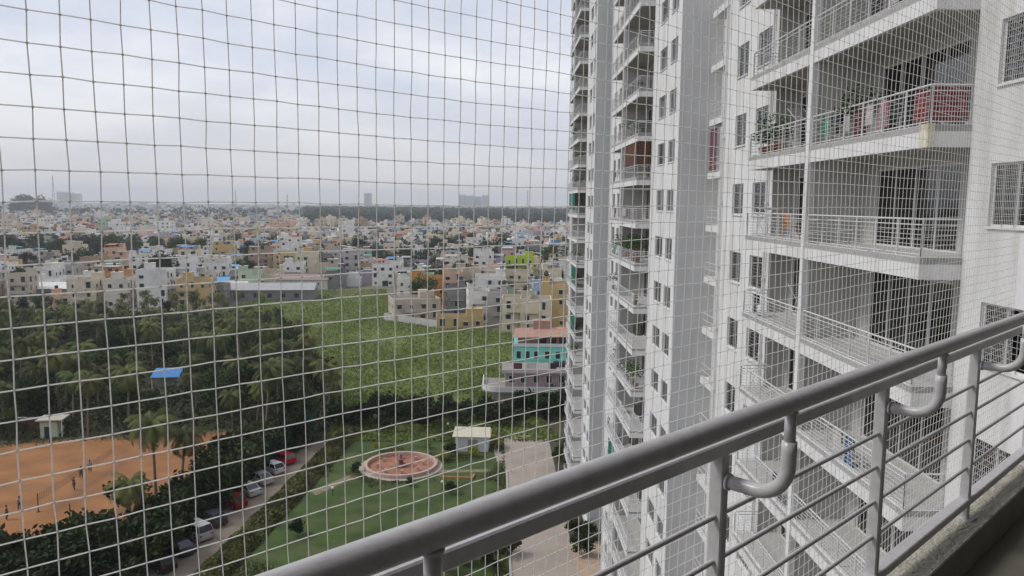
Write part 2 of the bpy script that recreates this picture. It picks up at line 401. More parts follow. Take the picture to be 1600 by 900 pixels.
pp = MB().tube([(0, 0, 0), (0, 0, TOPZ)], .042, 10)
for k in range(KMIN, KMAX + 1): pp.tube([(0, 0, LV0 + 3 * k + 1.2), (0, 0, LV0 + 3 * k + 1.3)], .07, 10)
PIPE = pp.mesh('drain_pipe', principled('pvc_pipe', (.60, .60, .60), .5, var=.1, scale=2))
T1 = tower(9.2, 'nearest white apartment tower with broad balconies filling the right of the view', [(1.3, 2.9), (5.7, 7.3)], -7, 4, 1)
T2 = tower(45.3, 'middle white apartment tower with a wide grey end wall, behind the nearest one', [(1.1, 2.9), (3.8, 6.0)], -12, 9, 2)
T3 = tower(84.0, 'farthest white apartment tower, the narrow one against the sky', [(1.1, 2.9), (3.8, 6.0)], -12, 9, 3)
# rust-stained corner of one balcony edge
zb = LV0 + 3
st = MB().box(XB - .012, XB + .132, 17.3 - .012, 17.3 + .30, zb - .505, zb + .02); o = st.build('balcony_edge_patch', STAIN, T1, loc=(0, -9.2, 0)); o['label'] = 'rust-stained yellowish corner of a balcony edge'

# ------------------------------------------------------------------ things on the balconies
def cloth(name, label, cat, x, y, z, W, H, m, axis='y', group=None, top=.9):
    """cloth folded over a rail: hangs on both sides of it"""
    c = MB(); n = 14
    for side in (-1, 1):
        h = H if side < 0 else H * .55
        for i in range(n):
            for j in range(3):
                def P(ii, jj):
                    a = -W / 2 + W * ii / n; off = side * (.035 + .012 * math.sin(ii * 1.3) * jj)
                    return (off, a, -h * jj / 3) if axis == 'y' else (a, off, -h * jj / 3)
                c.quad(P(i, j), P(i + 1, j), P(i + 1, j + 1), P(i, j + 1))
    for i in range(n):
        a = -W / 2 + W * i / n; b = a + W / n
        p = [(-.035, a, 0), (-.035, b, 0), (0, b, .012), (0, a, .012), (.035, b, 0), (.035, a, 0)]
        if axis == 'x': p = [(q[1], q[0], q[2]) for q in p]
        c.quad(p[0], p[1], p[2], p[3]); c.quad(p[3], p[2], p[4], p[5])
    o = c.build(name, m, None, True, (x + (.10 if axis == 'y' else 0), y + (.09 if axis == 'x' else 0), z + top - .06)); return tag(o, label, cat, group)
red = principled('red_blanket', (.20, .05, .055), .95, var=.5, scale=6); pink = principled('pink_cloth', (.40, .19, .25), .95, var=.25, scale=7)
grn = principled('green_cloth', (.03, .22, .14), .95, var=.25, scale=7); wht = principled('pale_cloth', (.52, .50, .49), .95, var=.15, scale=7)
drk = principled('dark_cloth', (.04, .04, .055), .95, var=.3, scale=7); mar = principled('maroon_cloth', (.13, .045, .055), .95, var=.3, scale=7)
zb = LV0 + 3; Y0 = 17.3
cloth('blanket', 'red blanket over the balcony end rail above the stained edge', 'blanket', XB + .56, Y0 + .06, zb, .84, .75, red, 'x')
cloth('blanket', 'red blanket over the front rail at the balcony corner with the stained edge', 'blanket', XB + .06, Y0 + .55, zb, .75, .72, red)
for yy, ww, hh, m, lb in ((1.55, .7, .5, drk, 'dark cloth hanging next to the red blanket on the balcony rail'), (2.35, .5, .7, pink, 'bright pink cloth over the balcony rail'),
                          (3.1, .45, .55, wht, 'pale cloth between the pink and maroon cloths on the balcony rail'), (3.75, .5, .7, mar, 'maroon cloth over the balcony rail'),
                          (4.4, .4, .6, wht, 'cream cloth left of the maroon cloth on the balcony rail'), (4.95, .35, .6, drk, 'black cloth between cream and green cloths on the balcony rail'), (5.75, .55, .62, grn, 'green cloth over the balcony rail beside the column')):
    cloth('hanging_cloth', lb, 'laundry', XB + .06, Y0 + yy, zb, ww, hh, m, group='laundry over the balcony rail')
steel = principled('rack_steel', (.55, .55, .56), .35, .3)
def rack(label, x, y, z, rz=0, tilt=0.5):
    r = thing('drying_rack', label, 'drying rack', (x, y, z), rz)
    t = MB()
    for s in (-1, 1):
        t.tube([(s * .28, -.45, 1.0), (s * .28, .45, 1.0 + tilt)], .012, 5)
    for i in range(9): a = i / 8; t.tube([(-.28, -.45 + .9 * a, 1.0 + tilt * a), (.28, -.45 + .9 * a, 1.0 + tilt * a)], .006, 4)
    t.build('top_frame', steel, r)
    for s in (-1, 1): MB().tube([(s * .28, -.35, 0), (s * .28, .3, 1.0)], .012, 5).build('leg', steel, r); MB().tube([(s * .26, .35, 0), (s * .26, -.3, 1.0)], .012, 5).build('leg', steel, r)
    return r
rack('white folding rack leaning up behind the far flat rail, two storeys above the handrail', 10.3, 26.4, LV0 + 3)
rack('white folding rack with one raised wing on the balcony below eye level', 10.3, 25.6, LV0 - 3)
rack('flat wire rack at the far end of the balcony just below eye level', 10.2, 29.0, LV0, .3, .1)
rack('wire rack crowded against the far end rail two balconies below eye level', 10.2, 28.9, LV0 - 6, .2, .1)
leafg = leafmat('pot_plant_leaf', (.05, .095, .03), .25); terr = principled('terracotta', (.28, .12, .07), .9, var=.15, scale=8)
def pot_meshes(seed, h, n):
    rg = random.Random(seed); p = MB().lathe([(0, 0), (.12, 0), (.17, .28), (.19, .28), (.19, .32), (.16, .32), (.15, .29), (0, .29)], 14)
    l = MB()
    for i in range(n):
        a = rg.uniform(0, 6.28); e = rg.uniform(.1, 1.3); L_ = rg.uniform(.3, 1) * h * .6
        c = Vector((math.cos(a) * math.cos(e), math.sin(a) * math.cos(e), math.sin(e))) * L_ + Vector((0, 0, .3 + h * .25))
        u = Vector((rg.gauss(0, 1), rg.gauss(0, 1), rg.gauss(0, 1))).normalized(); v = u.orthogonal().normalized(); s = rg.uniform(.04, .09)
        l.quad(tuple(c - u * s), tuple(c + v * s * .5), tuple(c + u * s), tuple(c - v * s * .5))
    return p.mesh('pot', terr, True), l.mesh('foliage', leafg), MB().tube([(0, 0, .28), (.02, .01, .3 + h * .4)], .02, 5).mesh('stem', terr)
POTS = [pot_meshes(1, .8, 130), pot_meshes(2, 1.4, 260), pot_meshes(3, .5, 90)]
def pot(label, x, y, z, v=0, s=1., group=None):
    r = thing('potted_plant', label, 'plant', (x, y, z), random.uniform(0, 6), group, s)
    p, l, t = POTS[v]; link('pot', p, r); link('foliage', l, r); link('stem', t, r)
pot('leafy potted plant standing taller than the cloth-hung rail', 10.0, 21.3, zb, 1, 1.0)
for i, y in enumerate((27.2, 27.8, 28.4, 29.0)): pot('potted plant in the row along the far flat balcony rail above eye level', 9.98, y, zb, i % 3, 1, 'pots along the far balcony rail above eye level')
for i, y in enumerate((55.0, 56.2, 57.4, 59.4, 61.0)): pot('tall potted plant in the green balcony of the middle tower', 10.15, y, LV0 - 3, 1, 1.35, 'plants crowding one balcony of the middle tower')
for i, y in enumerate((54.0, 55.2, 57.0, 61.5)): pot('potted plant on a low balcony of the middle tower', 10.1, y, LV0 - 12, 1, 1.1, 'plants on a low balcony of the middle tower')
for i, (k, y) in enumerate(((2, 55), (2, 57.5), (3, 54.5), (3, 60.2), (-2, 64.8), (-2, 54.6), (-1, 65.0))): pot('small potted plant by the rail of a middle tower balcony', 10.0, y, LV0 + 3 * k, i % 3, 1.0, 'small plants on the middle tower')
for i, (k, y) in enumerate(((1, 94), (2, 93.5), (-2, 94), (-3, 95), (-5, 93.6), (-6, 96), (3, 97))): pot('potted plant on a balcony of the farthest tower', 10.0, y, LV0 + 3 * k, 1, 1.2, 'plants on the farthest tower')
def blind(label, x, y, z, W, H, m, axis, group=None):
    r = thing('roller_blind', label, 'blind', (x, y, z), 0, group); b = MB(); n = int(H / .1)
    for i in range(n):
        zz = -H * i / n
        if axis == 'y': b.box(-.012, .012, -W / 2, W / 2, zz - .085, zz)
        else: b.box(-W / 2, W / 2, -.012, .012, zz - .085, zz)
    b.build('slats', m, r)
    MB().tube([(0, -W / 2, .03), (0, W / 2, .03)] if axis == 'y' else [(-W / 2, 0, .03), (W / 2, 0, .03)], .03, 8).build('roller', m, r)
bamb = principled('brown_blind', (.12, .055, .04), .9, var=.3, scale=6); gsh = principled('green_shade_cloth', (.012, .13, .085), .9, var=.2, scale=4)
blind('brown slatted blind lowered across the near end of a middle tower balcony', XB + .5, 53.5, LV0 + 5.45, .8, 1.55, bamb, 'x')
blind('brown slatted blind lowered along the front of a middle tower balcony', XB + .06, 56.6, LV0 + 5.45, 5.6, 1.5, bamb, 'y')
blind('green shade blind on the farthest tower at the edge of the sky', XB + .06, 99.5, LV0 + 2.45, 7.5, 2.0, gsh, 'y')
blind('green shade blind on a lower balcony of the farthest tower', XB + .06, 95.5, LV0 - 12.5, 5.5, 2.3, gsh, 'y')
blind('green shade blind on the farthest tower two floors above another green one', XB + .06, 95.5, LV0 - 6.5, 5.0, 2.3, gsh, 'y')
blind('green shade cloth at the near end of a low middle tower balcony', XB + .06, 61.5, LV0 - 18.5, 4.6, 2.2, gsh, 'y')
blind('dark red blind in the gap between the nearest and middle towers', 12.25, 43.9, LV0 + 5.4, 1.3, 2.3, mar, 'y')
for k, yy, m, lb in ((4, 55, wht, 'pale cloth on a high middle tower balcony'), (3, 57, red, 'red cloth on a middle tower balcony above the brown blinds'), (-2, 54.5, wht, 'pale cloth on a middle tower balcony below eye level'),
                     (0, 57.5, mar, 'maroon cloth on the middle tower balcony at eye level'), (-4, 55.5, drk, 'dark cloth on a lower middle tower balcony'), (-5, 58.5, wht, 'pale cloth on a low middle tower balcony')):
    cloth('hanging_cloth', lb, 'laundry', XB + .06, yy, LV0 + 3 * k, .9, .6, m)
rgc = random.Random(31)
cup = principled('balcony_cupboard', (.20, .17, .15), .6, var=.2, scale=2)
for i in range(16):
    k = rgc.choice((-7, -6, -5, -3, -2, 0, 2, 3, 4, 5)); y = 53.4 + rgc.uniform(.8, 11.5); hh = rgc.uniform(.7, 1.5)
    r = thing('cupboard', 'dark cupboard against the back of a middle tower balcony', 'cupboard', (11.1, y, LV0 + 3 * k), 0, 'cupboards on the middle tower balconies')
    MB().box(-.25, .22, -.4, .4, .06, hh).build('cabinet', cup, r); MB().box(-.27, -.252, -.38, -.01, .1, hh - .05).build('door', drk, r); MB().box(-.27, -.252, .01, .38, .1, hh - .05).build('door', drk, r)
lm = [wht, drk, mar, grn, pink, principled('blue_cloth', (.10, .16, .30), .95, var=.2, scale=7), principled('mustard_cloth', (.35, .24, .08), .95, var=.2, scale=7)]
for i in range(22):
    k = rgc.choice(range(-9, 7)); t3 = i % 3 == 0
    cloth('hanging_cloth', 'cloth drying on a balcony rail of the ' + ('farthest' if t3 else 'middle') + ' tower', 'laundry', XB + .06, (92.1 if t3 else 53.4) + rgc.uniform(1, 11.5), LV0 + 3 * k, rgc.uniform(.5, 1.3), rgc.uniform(.5, .8), lm[i % 7], group='laundry on the ' + ('farthest' if t3 else 'middle') + ' tower')
# a line of washing under the ceiling of the balcony at and below eye level
for (k, y, W_, H_2, m, lb) in ((-2, 20.5, .5, .8, lm[5], 'blue cloth hanging inside the balcony two storeys below eye level'), (-2, 21.2, .5, .7, wht, 'pale cloth hanging inside the balcony two storeys below eye level'), (-3, 25.5, 1.0, .7, drk, 'dark cloth on the far flat rail three storeys below eye level'), (-1, 28.6, .6, .7, drk, 'black cloth at the far end of the balcony rail below eye level'), (2, 19.5, .5, .7, wht, 'pale cloth on the rail of the highest balcony in view'), (2, 20.3, .6, .7, drk, 'dark cloth on the rail of the highest balcony in view')):
    cloth('hanging_cloth', lb, 'laundry', XB + .06, y, LV0 + 3 * k, W_, H_2, m)
# orange plastic chair on the far flat's balcony
och = principled('orange_plastic', (.55, .22, .05), .5)
r = thing('plastic_chair', 'orange chair behind the rail of the balcony at eye level', 'chair', (10.25, 26.6, LV0), 1.9)
MB().box(-.22, .22, -.2, .22, .42, .45).build('seat', och, r)
bk = MB()
for i in range(5): bk.box(-.2 + i * .09, -.16 + i * .09, .2, .225, .47, .82)
bk.box(-.22, .22, .195, .23, .82, .9); bk.build('backrest', och, r)
for sx in (-1, 1):
    for sy in (-1, 1): MB().tube([(sx * .2, sy * .18, .42), (sx * .23, sy * .21, 0)], .02, 6).build('leg', och, r)
# outdoor AC units on the facades
def acunit(label, x, y, z, g):
    a = thing('ac_unit', label, 'air conditioner', (x, y, z), 0, g)
    MB().box(-.32, 0, -.4, .4, 0, .55).build('casing', frame_m, a)
    MB().lathe([(0, .0), (.2, .0), (.21, .01), (.21, .03), (0, .03)], 16).mesh('fan', dark)
    f = MB(); f.T = Matrix.Translation((-.335, .08, .28)) @ Matrix.Rotation(math.radians(90), 4, 'Y')
    f.lathe([(.0, .012), (.2, .012), (.21, 0)], 18); f.build('fan_grille', grille_m, a)
for k in (-3, 0, 2): acunit('white outdoor unit in the gap beside the middle tower', 12.9, 41.6, LV0 + 3 * k + .05, 'outdoor units between the towers')

# ------------------------------------------------------------------ our own balcony
PH = math.radians(47.4); DV = Vector((math.sin(PH), math.cos(PH), 0)); NV = Vector((-math.cos(PH), math.sin(PH), 0))
BM = Matrix((DV, NV, Vector((0, 0, 1)))).transposed().to_4x4(); BM.translation = (0, 0, HG)   # local x along the rail, y outwards, z from the eye
def local(o): o.matrix_world = BM; return o
FLZ = -1.62
ob = local(thing('own_balcony', 'dim concrete balcony we stand on, its kerb in the lower right corner', 'balcony'))
kb = MB(); kx = [-1.6 + .2 * i for i in range(42)]
prof = [(.95, FLZ), (.95, -1.472), (.953, -1.463), (.962, -1.46), (1.13, -1.46), (1.14, -1.47), (1.14, -1.95)]
for a, b in zip(kx, kx[1:]):
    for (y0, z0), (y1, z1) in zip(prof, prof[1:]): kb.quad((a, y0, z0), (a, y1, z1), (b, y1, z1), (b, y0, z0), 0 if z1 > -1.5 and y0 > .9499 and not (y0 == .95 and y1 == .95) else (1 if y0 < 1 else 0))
kb.build('kerb', [conc, conc_in], ob)
MB().box(-1.6, 6.6, -1.1, .95, FLZ - .33, FLZ).build('floor', principled('balcony_floor_tile', (.17, .16, .13), .6, var=.15, scale=3), ob)
MB().box(-1.6, 6.6, -1.1, 1.0, 1.35, 1.6).build('ceiling', inner, ob)
bw = MB(); bw.box(-1.6, 6.6, -1.3, -1.1, FLZ, 1.35); bw.build('back_wall', principled('balcony_back_wall', (.26, .25, .235), .9, var=.05), ob)
MB().box(6.6, 6.8, -1.3, 1.14, FLZ - .33, 1.6).build('side_wall', inner, ob)
MB().box(-1.8, -1.6, -1.3, 1.14, FLZ - .33, 1.6).build('side_wall', inner, ob)

# the rest of the tower we stand in: its face runs from our balcony to the nearest tower
ow = thing('own_tower', 'white tower we stand in, joining the nearest tower beside the camera', 'apartment tower')
q = MB(); A_ = BM @ Vector((-12, -1.32, 0)); P_ = [(A_.x, A_.y), (10.6, 8.0 + .0), (24, 8.0), (24, -22), (-6, -22)]
n = len(P_); q.add([(*p, -.3) for p in P_] + [(*p, TOPZ) for p in P_], [(i, (i + 1) % n, (i + 1) % n + n, i + n) for i in range(n)] + [tuple(range(n, 2 * n))])
q.build('wall', white, ow)
rl = local(thing('balcony_railing', 'lilac-grey painted metal railing running diagonally across the foreground', 'railing'))
hw, pw = .85, 1.04
MB().tube([(-1.6 + .1 * i, hw, -.477) for i in range(83)], .025, 24, cap=False).build('handrail', handm, rl, True)
ts = [.66 + 1.105 * k for k in range(-2, 6)]
ch = MB()
def bevbar(mb, x0, x1, y0, y1, z0, z1, b=.004):
    pr = [(y0 + b, z0), (y1 - b, z0), (y1, z0 + b), (y1, z1 - b), (y1 - b, z1), (y0 + b, z1), (y0, z1 - b), (y0, z0 + b)]
    n = 8; vs = [(x0, *p) for p in pr] + [(x1, *p) for p in pr]
    mb.add(vs, [(i, i + n, (i + 1) % n + n, (i + 1) % n) for i in range(n)] + [tuple(range(n)), tuple(range(2 * n - 1, n - 1, -1))])
bevbar(ch, -1.6, 6.6, pw - .025, pw + .025, -.652, -.612); ch.build('top_rail', handm, rl)
br = MB(); bevbar(br, -1.6, 6.6, pw - .025, pw + .025, -1.395, -1.358); br.build('bottom_rail', handm, rl)
for z in (-.822, -.947, -1.080, -1.215): MB().tube([(-1.6, pw, z), (6.6, pw, z)], .0075, 10).build('rod', handm, rl, True)
pb = MB(); pb.T = Matrix.Rotation(math.radians(90), 4, 'Y')
PT = MB()
def vbar(mb, hx, hy, z0, z1, b=.004):
    pr = [(-hx + b, -hy), (hx - b, -hy), (hx, -hy + b), (hx, hy - b), (hx - b, hy), (-hx + b, hy), (-hx, hy - b), (-hx, -hy + b)]
    n = 8; mb.add([(*p, z0) for p in pr] + [(*p, z1) for p in pr], [(i, (i + 1) % n, (i + 1) % n + n, i + n) for i in range(n)])
vbar(PT, .016, .021, -1.462, -.650); PT.box(-.035, .035, -.045, .045, -1.462, -1.456)
PTM = PT.mesh('post', handm)
jp = [(0, pw - .026, -.722), (0, pw - .05, -.722), (0, pw - .08, -.722)]
cy_, cz_, rr_ = hw + .085, -.637, .085
jp += [(0, cy_ - rr_ * math.sin(a), cz_ - rr_ * math.cos(a)) for a in [math.pi / 2 * i / 10 for i in range(0, 11)]]
jp += [(0, hw, -.60), (0, hw, -.575)]
JM = MB().tube(jp, .0185, 16).mesh('bracket', handm, True)
WELD = MB().tube([(0, hw, -.507), (0, hw, -.499)], .018, 14).mesh('weld', handm, True); WELD2 = MB().tube([(0, pw - .034, -.722), (0, pw - .026, -.722)], .0225, 14).mesh('weld', handm, True)
SM = MB().tube([(0, hw, -.58), (0, hw, -.495)], .014, 14).mesh('stub', handm, True)
for t in ts:
    link('post', PTM, rl, (t, pw, 0)); j = link('bracket', JM, rl, (t, 0, 0)); link('stub', SM, j); link('weld', WELD, j); link('weld', WELD2, j)

# ------------------------------------------------------------------ the safety net
netm = leafmat('net_cord', (.97, .965, .95), 0, .02); netm.node_tree.nodes['Mix Shader'].inputs[0].default_value = .6
nb = MB(); SH, SV, NW = .0357, .0378, 1.085
ni0, ni1, nj0, nj1 = -44, 128, -39, 35
rg = random.Random(5)
jit = {}
def npos(i, j):
    t = .234 + SH * i; z = -.003 + SV * j
    t += .0016 * math.sin(j * .13 + i * .05) + .0007 * math.sin(j * .9 + i * .5)
    z += .0016 * math.sin(i * .21 + j * .2) - .012 * math.exp(-((j + 12) / 8.) ** 2) * max(0, min(1, (t - .2) / .6))
    q = rg.gauss
    return Vector((t + q(0, .0006), NW + .012 * math.sin(i * .11 + j * .07), z + q(0, .0005)))
NP = {(i, j): npos(i, j) for i in range(ni0, ni1 + 1) for j in range(nj0, nj1 + 1)}
def seg(a, b, r, horiz):
    n = 4; vs = []
    u = Vector((0, 0, 1)) if horiz else Vector((1, 0, 0)); q = Vector((0, 1, 0))
    for p in (a, b):
        for k in range(n): an = math.pi / 2 * k + .3; vs.append(tuple(p + r * (math.cos(an) * u + math.sin(an) * q)))
    nb.add(vs, [(k, (k + 1) % n, n + (k + 1) % n, n + k) for k in range(n)])
RC = .00094
for (i, j), p in NP.items():
    if (i + 1, j) in NP: seg(p, NP[(i + 1, j)], RC, True)
    if (i, j + 1) in NP: seg(p, NP[(i, j + 1)], RC, False)
    k = RC * 2.5
    nb.add([tuple(p + Vector(q) * k) for q in ((1, 0, 0), (-1, 0, 0), (0, 1, 0), (0, -1, 0), (0, 0, 1), (0, 0, -1))],
           [(0, 2, 4), (2, 1, 4), (1, 3, 4), (3, 0, 4), (2, 0, 5), (1, 2, 5), (3, 1, 5), (0, 3, 5)])
net = local(nb.build('safety_net', netm)); tag(net, 'off-white square-mesh cord net stretched outside the railing', 'net')

# ------------------------------------------------------------------ trees
bark = principled('bark', (.10, .075, .05), .95, var=.25, scale=3); palmbark = principled('palm_bark', (.17, .14, .11), .95, var=.2, scale=2)
leafA = leafmat('tree_leaf', (.038, .056, .014), .5); leafP = leafmat('palm_leaf', (.092, .105, .032), .5); leafB = leafmat('bush_leaf', (.027, .042, .012), .35)
leafY = leafmat('yellow_leaf', (.30, .32, .03), .15); leafH = leafmat('hedge_leaf', (.115, .125, .042), .15, .5)
def leafquad(mb, c, s, rg, flat=.0):
    u = Vector((rg.gauss(0, 1), rg.gauss(0, 1), rg.gauss(0, 1) * (1 - flat))).normalized(); v = u.orthogonal().normalized()
    v = (v + u.cross(v) * rg.uniform(-1, 1)).normalized()
    a = tuple(c - u * s); b = tuple(c + v * s * .55); d = tuple(c + u * s); e = tuple(c - v * s * .55)
    mb.add([a, b, d, e], [(0, 1, 2, 3)])
def broad(seed, H, R, n, ls, th):
    rg = random.Random(seed); l = MB(); t = MB()
    t.tube([(0, 0, -.3), (.1, .05, H * .3), (.0, .1, H * .55)], [th, th * .75, th * .4], 7)
    lobes = []
    for k in range(8):
        a = rg.uniform(0, 6.28); rr = rg.uniform(.25, .7) * R; zz = H * rg.uniform(.42, .84)
        c = Vector((rr * math.cos(a), rr * math.sin(a), zz)); lobes.append((c, R * rg.uniform(.3, .5)))
        t.tube([(0, 0, H * rg.uniform(.25, .5)), tuple(c * .6 + Vector((0, 0, H * .2))), tuple(c)], [th * .4, th * .25, th * .08], 5)
    lobes.append((Vector((0, 0, H * .82)), R * .5))
    for i in range(n):
        c, r = rg.choice(lobes); d = Vector((rg.gauss(0, 1), rg.gauss(0, 1), rg.gauss(0, 1) * .8)).normalized() * r * (rg.random() ** .35) * rg.uniform(.85, 1.15)
        leafquad(l, c + d, ls * rg.uniform(.6, 1.3), rg)
    return l, t
BRO = []
for i, (H, R, n) in enumerate(((9, 4.2, 1700), (11, 4.6, 2000), (8, 3.6, 1400), (12, 4.0, 1800), (7, 4.4, 1500))):
    l, t = broad(40 + i, H, R, n, .34, .26); BRO.append((l, t))
BM_A = [(l.mesh('crown', leafA), t.mesh('trunk', bark)) for l, t in BRO]
BUSH = []
for i in range(3):
    l, t = broad(70 + i, 3.2, 2.0, 700, .24, .07); BUSH.append((l.mesh('crown', leafB), t.mesh('trunk', bark), l.mesh('crown', leafY)))
def palm(seed, H):
    rg = random.Random(seed); t = MB(); l = MB(); bx, by = rg.uniform(-1.2, 1.2), rg.uniform(-1.2, 1.2)
    t.tube([(0, 0, -.3), (bx * .2, by * .2, H * .35), (bx * .6, by * .6, H * .7), (bx, by, H)], [.24, .17, .15, .13], 7)
    top = Vector((bx, by, H))
    for k in range(22):
        az = k * 2.4 + rg.uniform(-.2, .2); el = 1.25 - 1.75 * (k / 21) + rg.uniform(-.1, .1); Ln = rg.uniform(3.4, 4.3)
        p = top.copy(); d0 = Vector((math.cos(az), math.sin(az), 0)); side = Vector((-math.sin(az), math.cos(az), 0)); ang = el; pts = [p.copy()]
        ns = 10
        for s in range(ns):
            ang -= .155 + .012 * s; p = p + (d0 * math.cos(ang) + Vector((0, 0, math.sin(ang)))) * Ln / ns; pts.append(p.copy())
        for s in range(1, ns):
            for sub in (0, .5):
                q = pts[s].lerp(pts[s + 1], sub); ll = .95 * math.sin(math.pi * min(.97, (s + sub) / ns * .82 + .17)) + .12; fw = (pts[s + 1] - pts[s]).normalized()
                for sg in (-1, 1):
                    e = q + side * sg * ll * .62 + fw * ll * .35 - Vector((0, 0, ll * .55)); wv = fw * .085
                    l.quad(tuple(q - wv), tuple(q + wv), tuple(e + wv * .4), tuple(e - wv * .4))
        l.tube([tuple(x) for x in pts[::2]], [.05, .045, .035, .025, .018, .01][:len(pts[::2])], 4)
    return l.mesh('crown', leafP), t.mesh('trunk', palmbark)
PALM = [palm(90 + i, h) for i, h in enumerate((9.5, 11.5, 8, 12.5))]
def put(kind, mesh, label, cat, x, y, s, group, z=0, name=None):
    r = thing(kind, label, cat, (x, y, z), random.uniform(0, 6.28), group, s)
    link('crown', mesh[0], r); link('trunk', mesh[1], r); return r

GROVE = [G(-120, 480), G(0, 486), G(180, 492), G(300, 492), G(420, 500), G(462, 545), G(500, 600), G(538, 640), G(500, 690), G(450, 715), G(405, 690), G(390, 668), G(225, 680), G(90, 684), G(0, 692), G(-120, 700)]
rg = random.Random(21); pts = []
gx = [p[0] for p in GROVE]; gy = [p[1] for p in GROVE]
tries = 0
while len(pts) < 360 and tries < 90000:
    tries += 1
    x, y = rg.uniform(min(gx), max(gx)), rg.uniform(min(gy), max(gy))
    if not inpoly(x, y, GROVE): continue
    if abs(x + 67.3 * y / 156.) < 4.5 and 128 < y < 163: continue        # clearing of the blue-roofed shed
    if abs(x + 70.5) < 5 and 112 < y < 126: continue
    md = 4.0 + y * .009
    if any((x - a) ** 2 + (y - b) ** 2 < md * md for a, b in pts): continue
    pts.append((x, y))
def where(x, y):
    row = 'behind the red court' if y < 135 else ('mid-grove' if y < 190 else 'at the far grove edge')
    u = 775 + 1200 * x / y
    side = 'by the left border' if u < 90 else 'left of the blue-roofed shed' if u < 230 else 'around the blue-roofed shed' if u < 310 else 'right of the blue-roofed shed' if u < 400 else 'toward the meadow'
    return row, side
for i, (x, y) in enumerate(pts):
    row, side = where(x, y); sc_ = rg.uniform(.65, 1.05) * (1 - .3 * max(0, min(1, (y - 150) / 70))); sz = 'short' if sc_ < .78 else ('middling' if sc_ < .92 else 'tall')
    if rg.random() < .68:
        put('coconut_palm', PALM[i % 4], f'{sz} coconut palm {row}, {side}', 'palm tree', x, y, sc_, f'coconut palms {row}')
    else:
        put('leafy_tree', BM_A[i % 5], f'{sz} dark round tree {row}, {side}', 'tree', x, y, sc_ * .95, f'dark trees {row}')
# undergrowth below the grove: one mass
ug = MB(); rg2 = random.Random(3)
cnt = 0
while cnt < 34000:
    x, y = rg2.uniform(min(gx), max(gx)), rg2.uniform(min(gy), max(gy))
    if not inpoly(x, y, GROVE) or (abs(x + 67.3) < 4.5 and 146 < y < 158): continue
    leafquad(ug, Vector((x, y, rg2.random() ** 1.5 * 2.4)), rg2.uniform(.3, .6), rg2); cnt += 1
tag(ug.build('undergrowth', leafB), 'dense green undergrowth beneath the palm grove', 'undergrowth', kind='stuff')
# dark belt between the court and the lane
BELT = [(-39.5, 58), (-35.5, 58), (-33.0, 100), (-29.6, 118), (-33, 119), (-39.5, 106), (-37, 96), (-41, 84), (-45, 74)]
BELT2 = [(-70, 66), (-40, 60), (-44, 79.0), (-58, 76.5), (-72, 74)]
bp = []
for P, n in ((BELT, 62), (BELT2, 40)):
    xs = [p[0] for p in P]; ys = [p[1] for p in P]; k = 0; tr = 0
    while k < n and tr < 9000:
        tr += 1; x, y = rg.uniform(min(xs), max(xs)), rg.uniform(min(ys), max(ys))
        if not inpoly(x, y, P) or any((x - a) ** 2 + (y - b) ** 2 < 5 for a, b in bp): continue
        bp.append((x, y)); k += 1
        b = BUSH[k % 3]
        lb = ('dark bushy tree between the red court and ' + (('the lane below the black car' if y < 72 else 'the black and blue cars') if y < 80 else 'the dark cars on the lane' if y < 92 else 'the pale cars on the lane' if y < 106 else 'the shade-net fence')) + (', court side' if x < -37 else ', lane side') if P is BELT else 'dark bushy tree in front of the red court, ' + ('left of' if x < -60 else 'below' if x < -50 else 'right of') + ' the slim post, ' + ('back row' if y > 72 else 'front row')
        put('bushy_tree', (b[0], b[1]), lb, 'tree', x, y, rg.uniform(1.0, 1.55), 'bushy trees beside the red court' if P is BELT else 'bushy trees in front of the red court')
for (px, py, s, v) in ((245, 800, 1.0, 1), (283, 790, .92, 0), (205, 842, .8, 2)):
    x, y = G(px, py); put('coconut_palm', PALM[v], {245: 'tall palm with arched fronds standing over the right side of the red court', 283: 'second palm on the right edge of the red court', 205: 'short palm at the near corner of the red court'}[px], 'palm tree', x, y, s, None)
x, y = G(200, 800); put('bushy_tree', (BUSH[0][0], BUSH[0][1]), 'round green bush on the red earth beside the tall palm', 'tree', x, y, 1.3, None)
# trees behind the park
k = 0
for i in range(34):
    x = -27 + i * 1.12 + rg.uniform(-.5, .5); y = 127 + rg.uniform(-3, 6) + (2 if x > -5 else 0)
    b = BUSH[i % 3]; put('bushy_tree', (b[0], b[1]), 'dark bushy tree between park and meadow, ' + ('left of the round basin' if i < 9 else 'behind the round basin' if i < 20 else 'behind the white hut'), 'tree', x, y, rg.uniform(.9, 1.35), 'bushy trees behind the park')
for i in range(16):
    x = 2 + rg.uniform(-1, 12); y = rg.uniform(128, 150) 
    if x < 12 and y > 134: x += 8
    b = BUSH[i % 3]; put('bushy_tree', (b[0], b[1]), 'dark bushy tree behind the end of the driveway', 'tree', x, y, rg.uniform(1.0, 1.5), 'bushy trees behind the driveway')
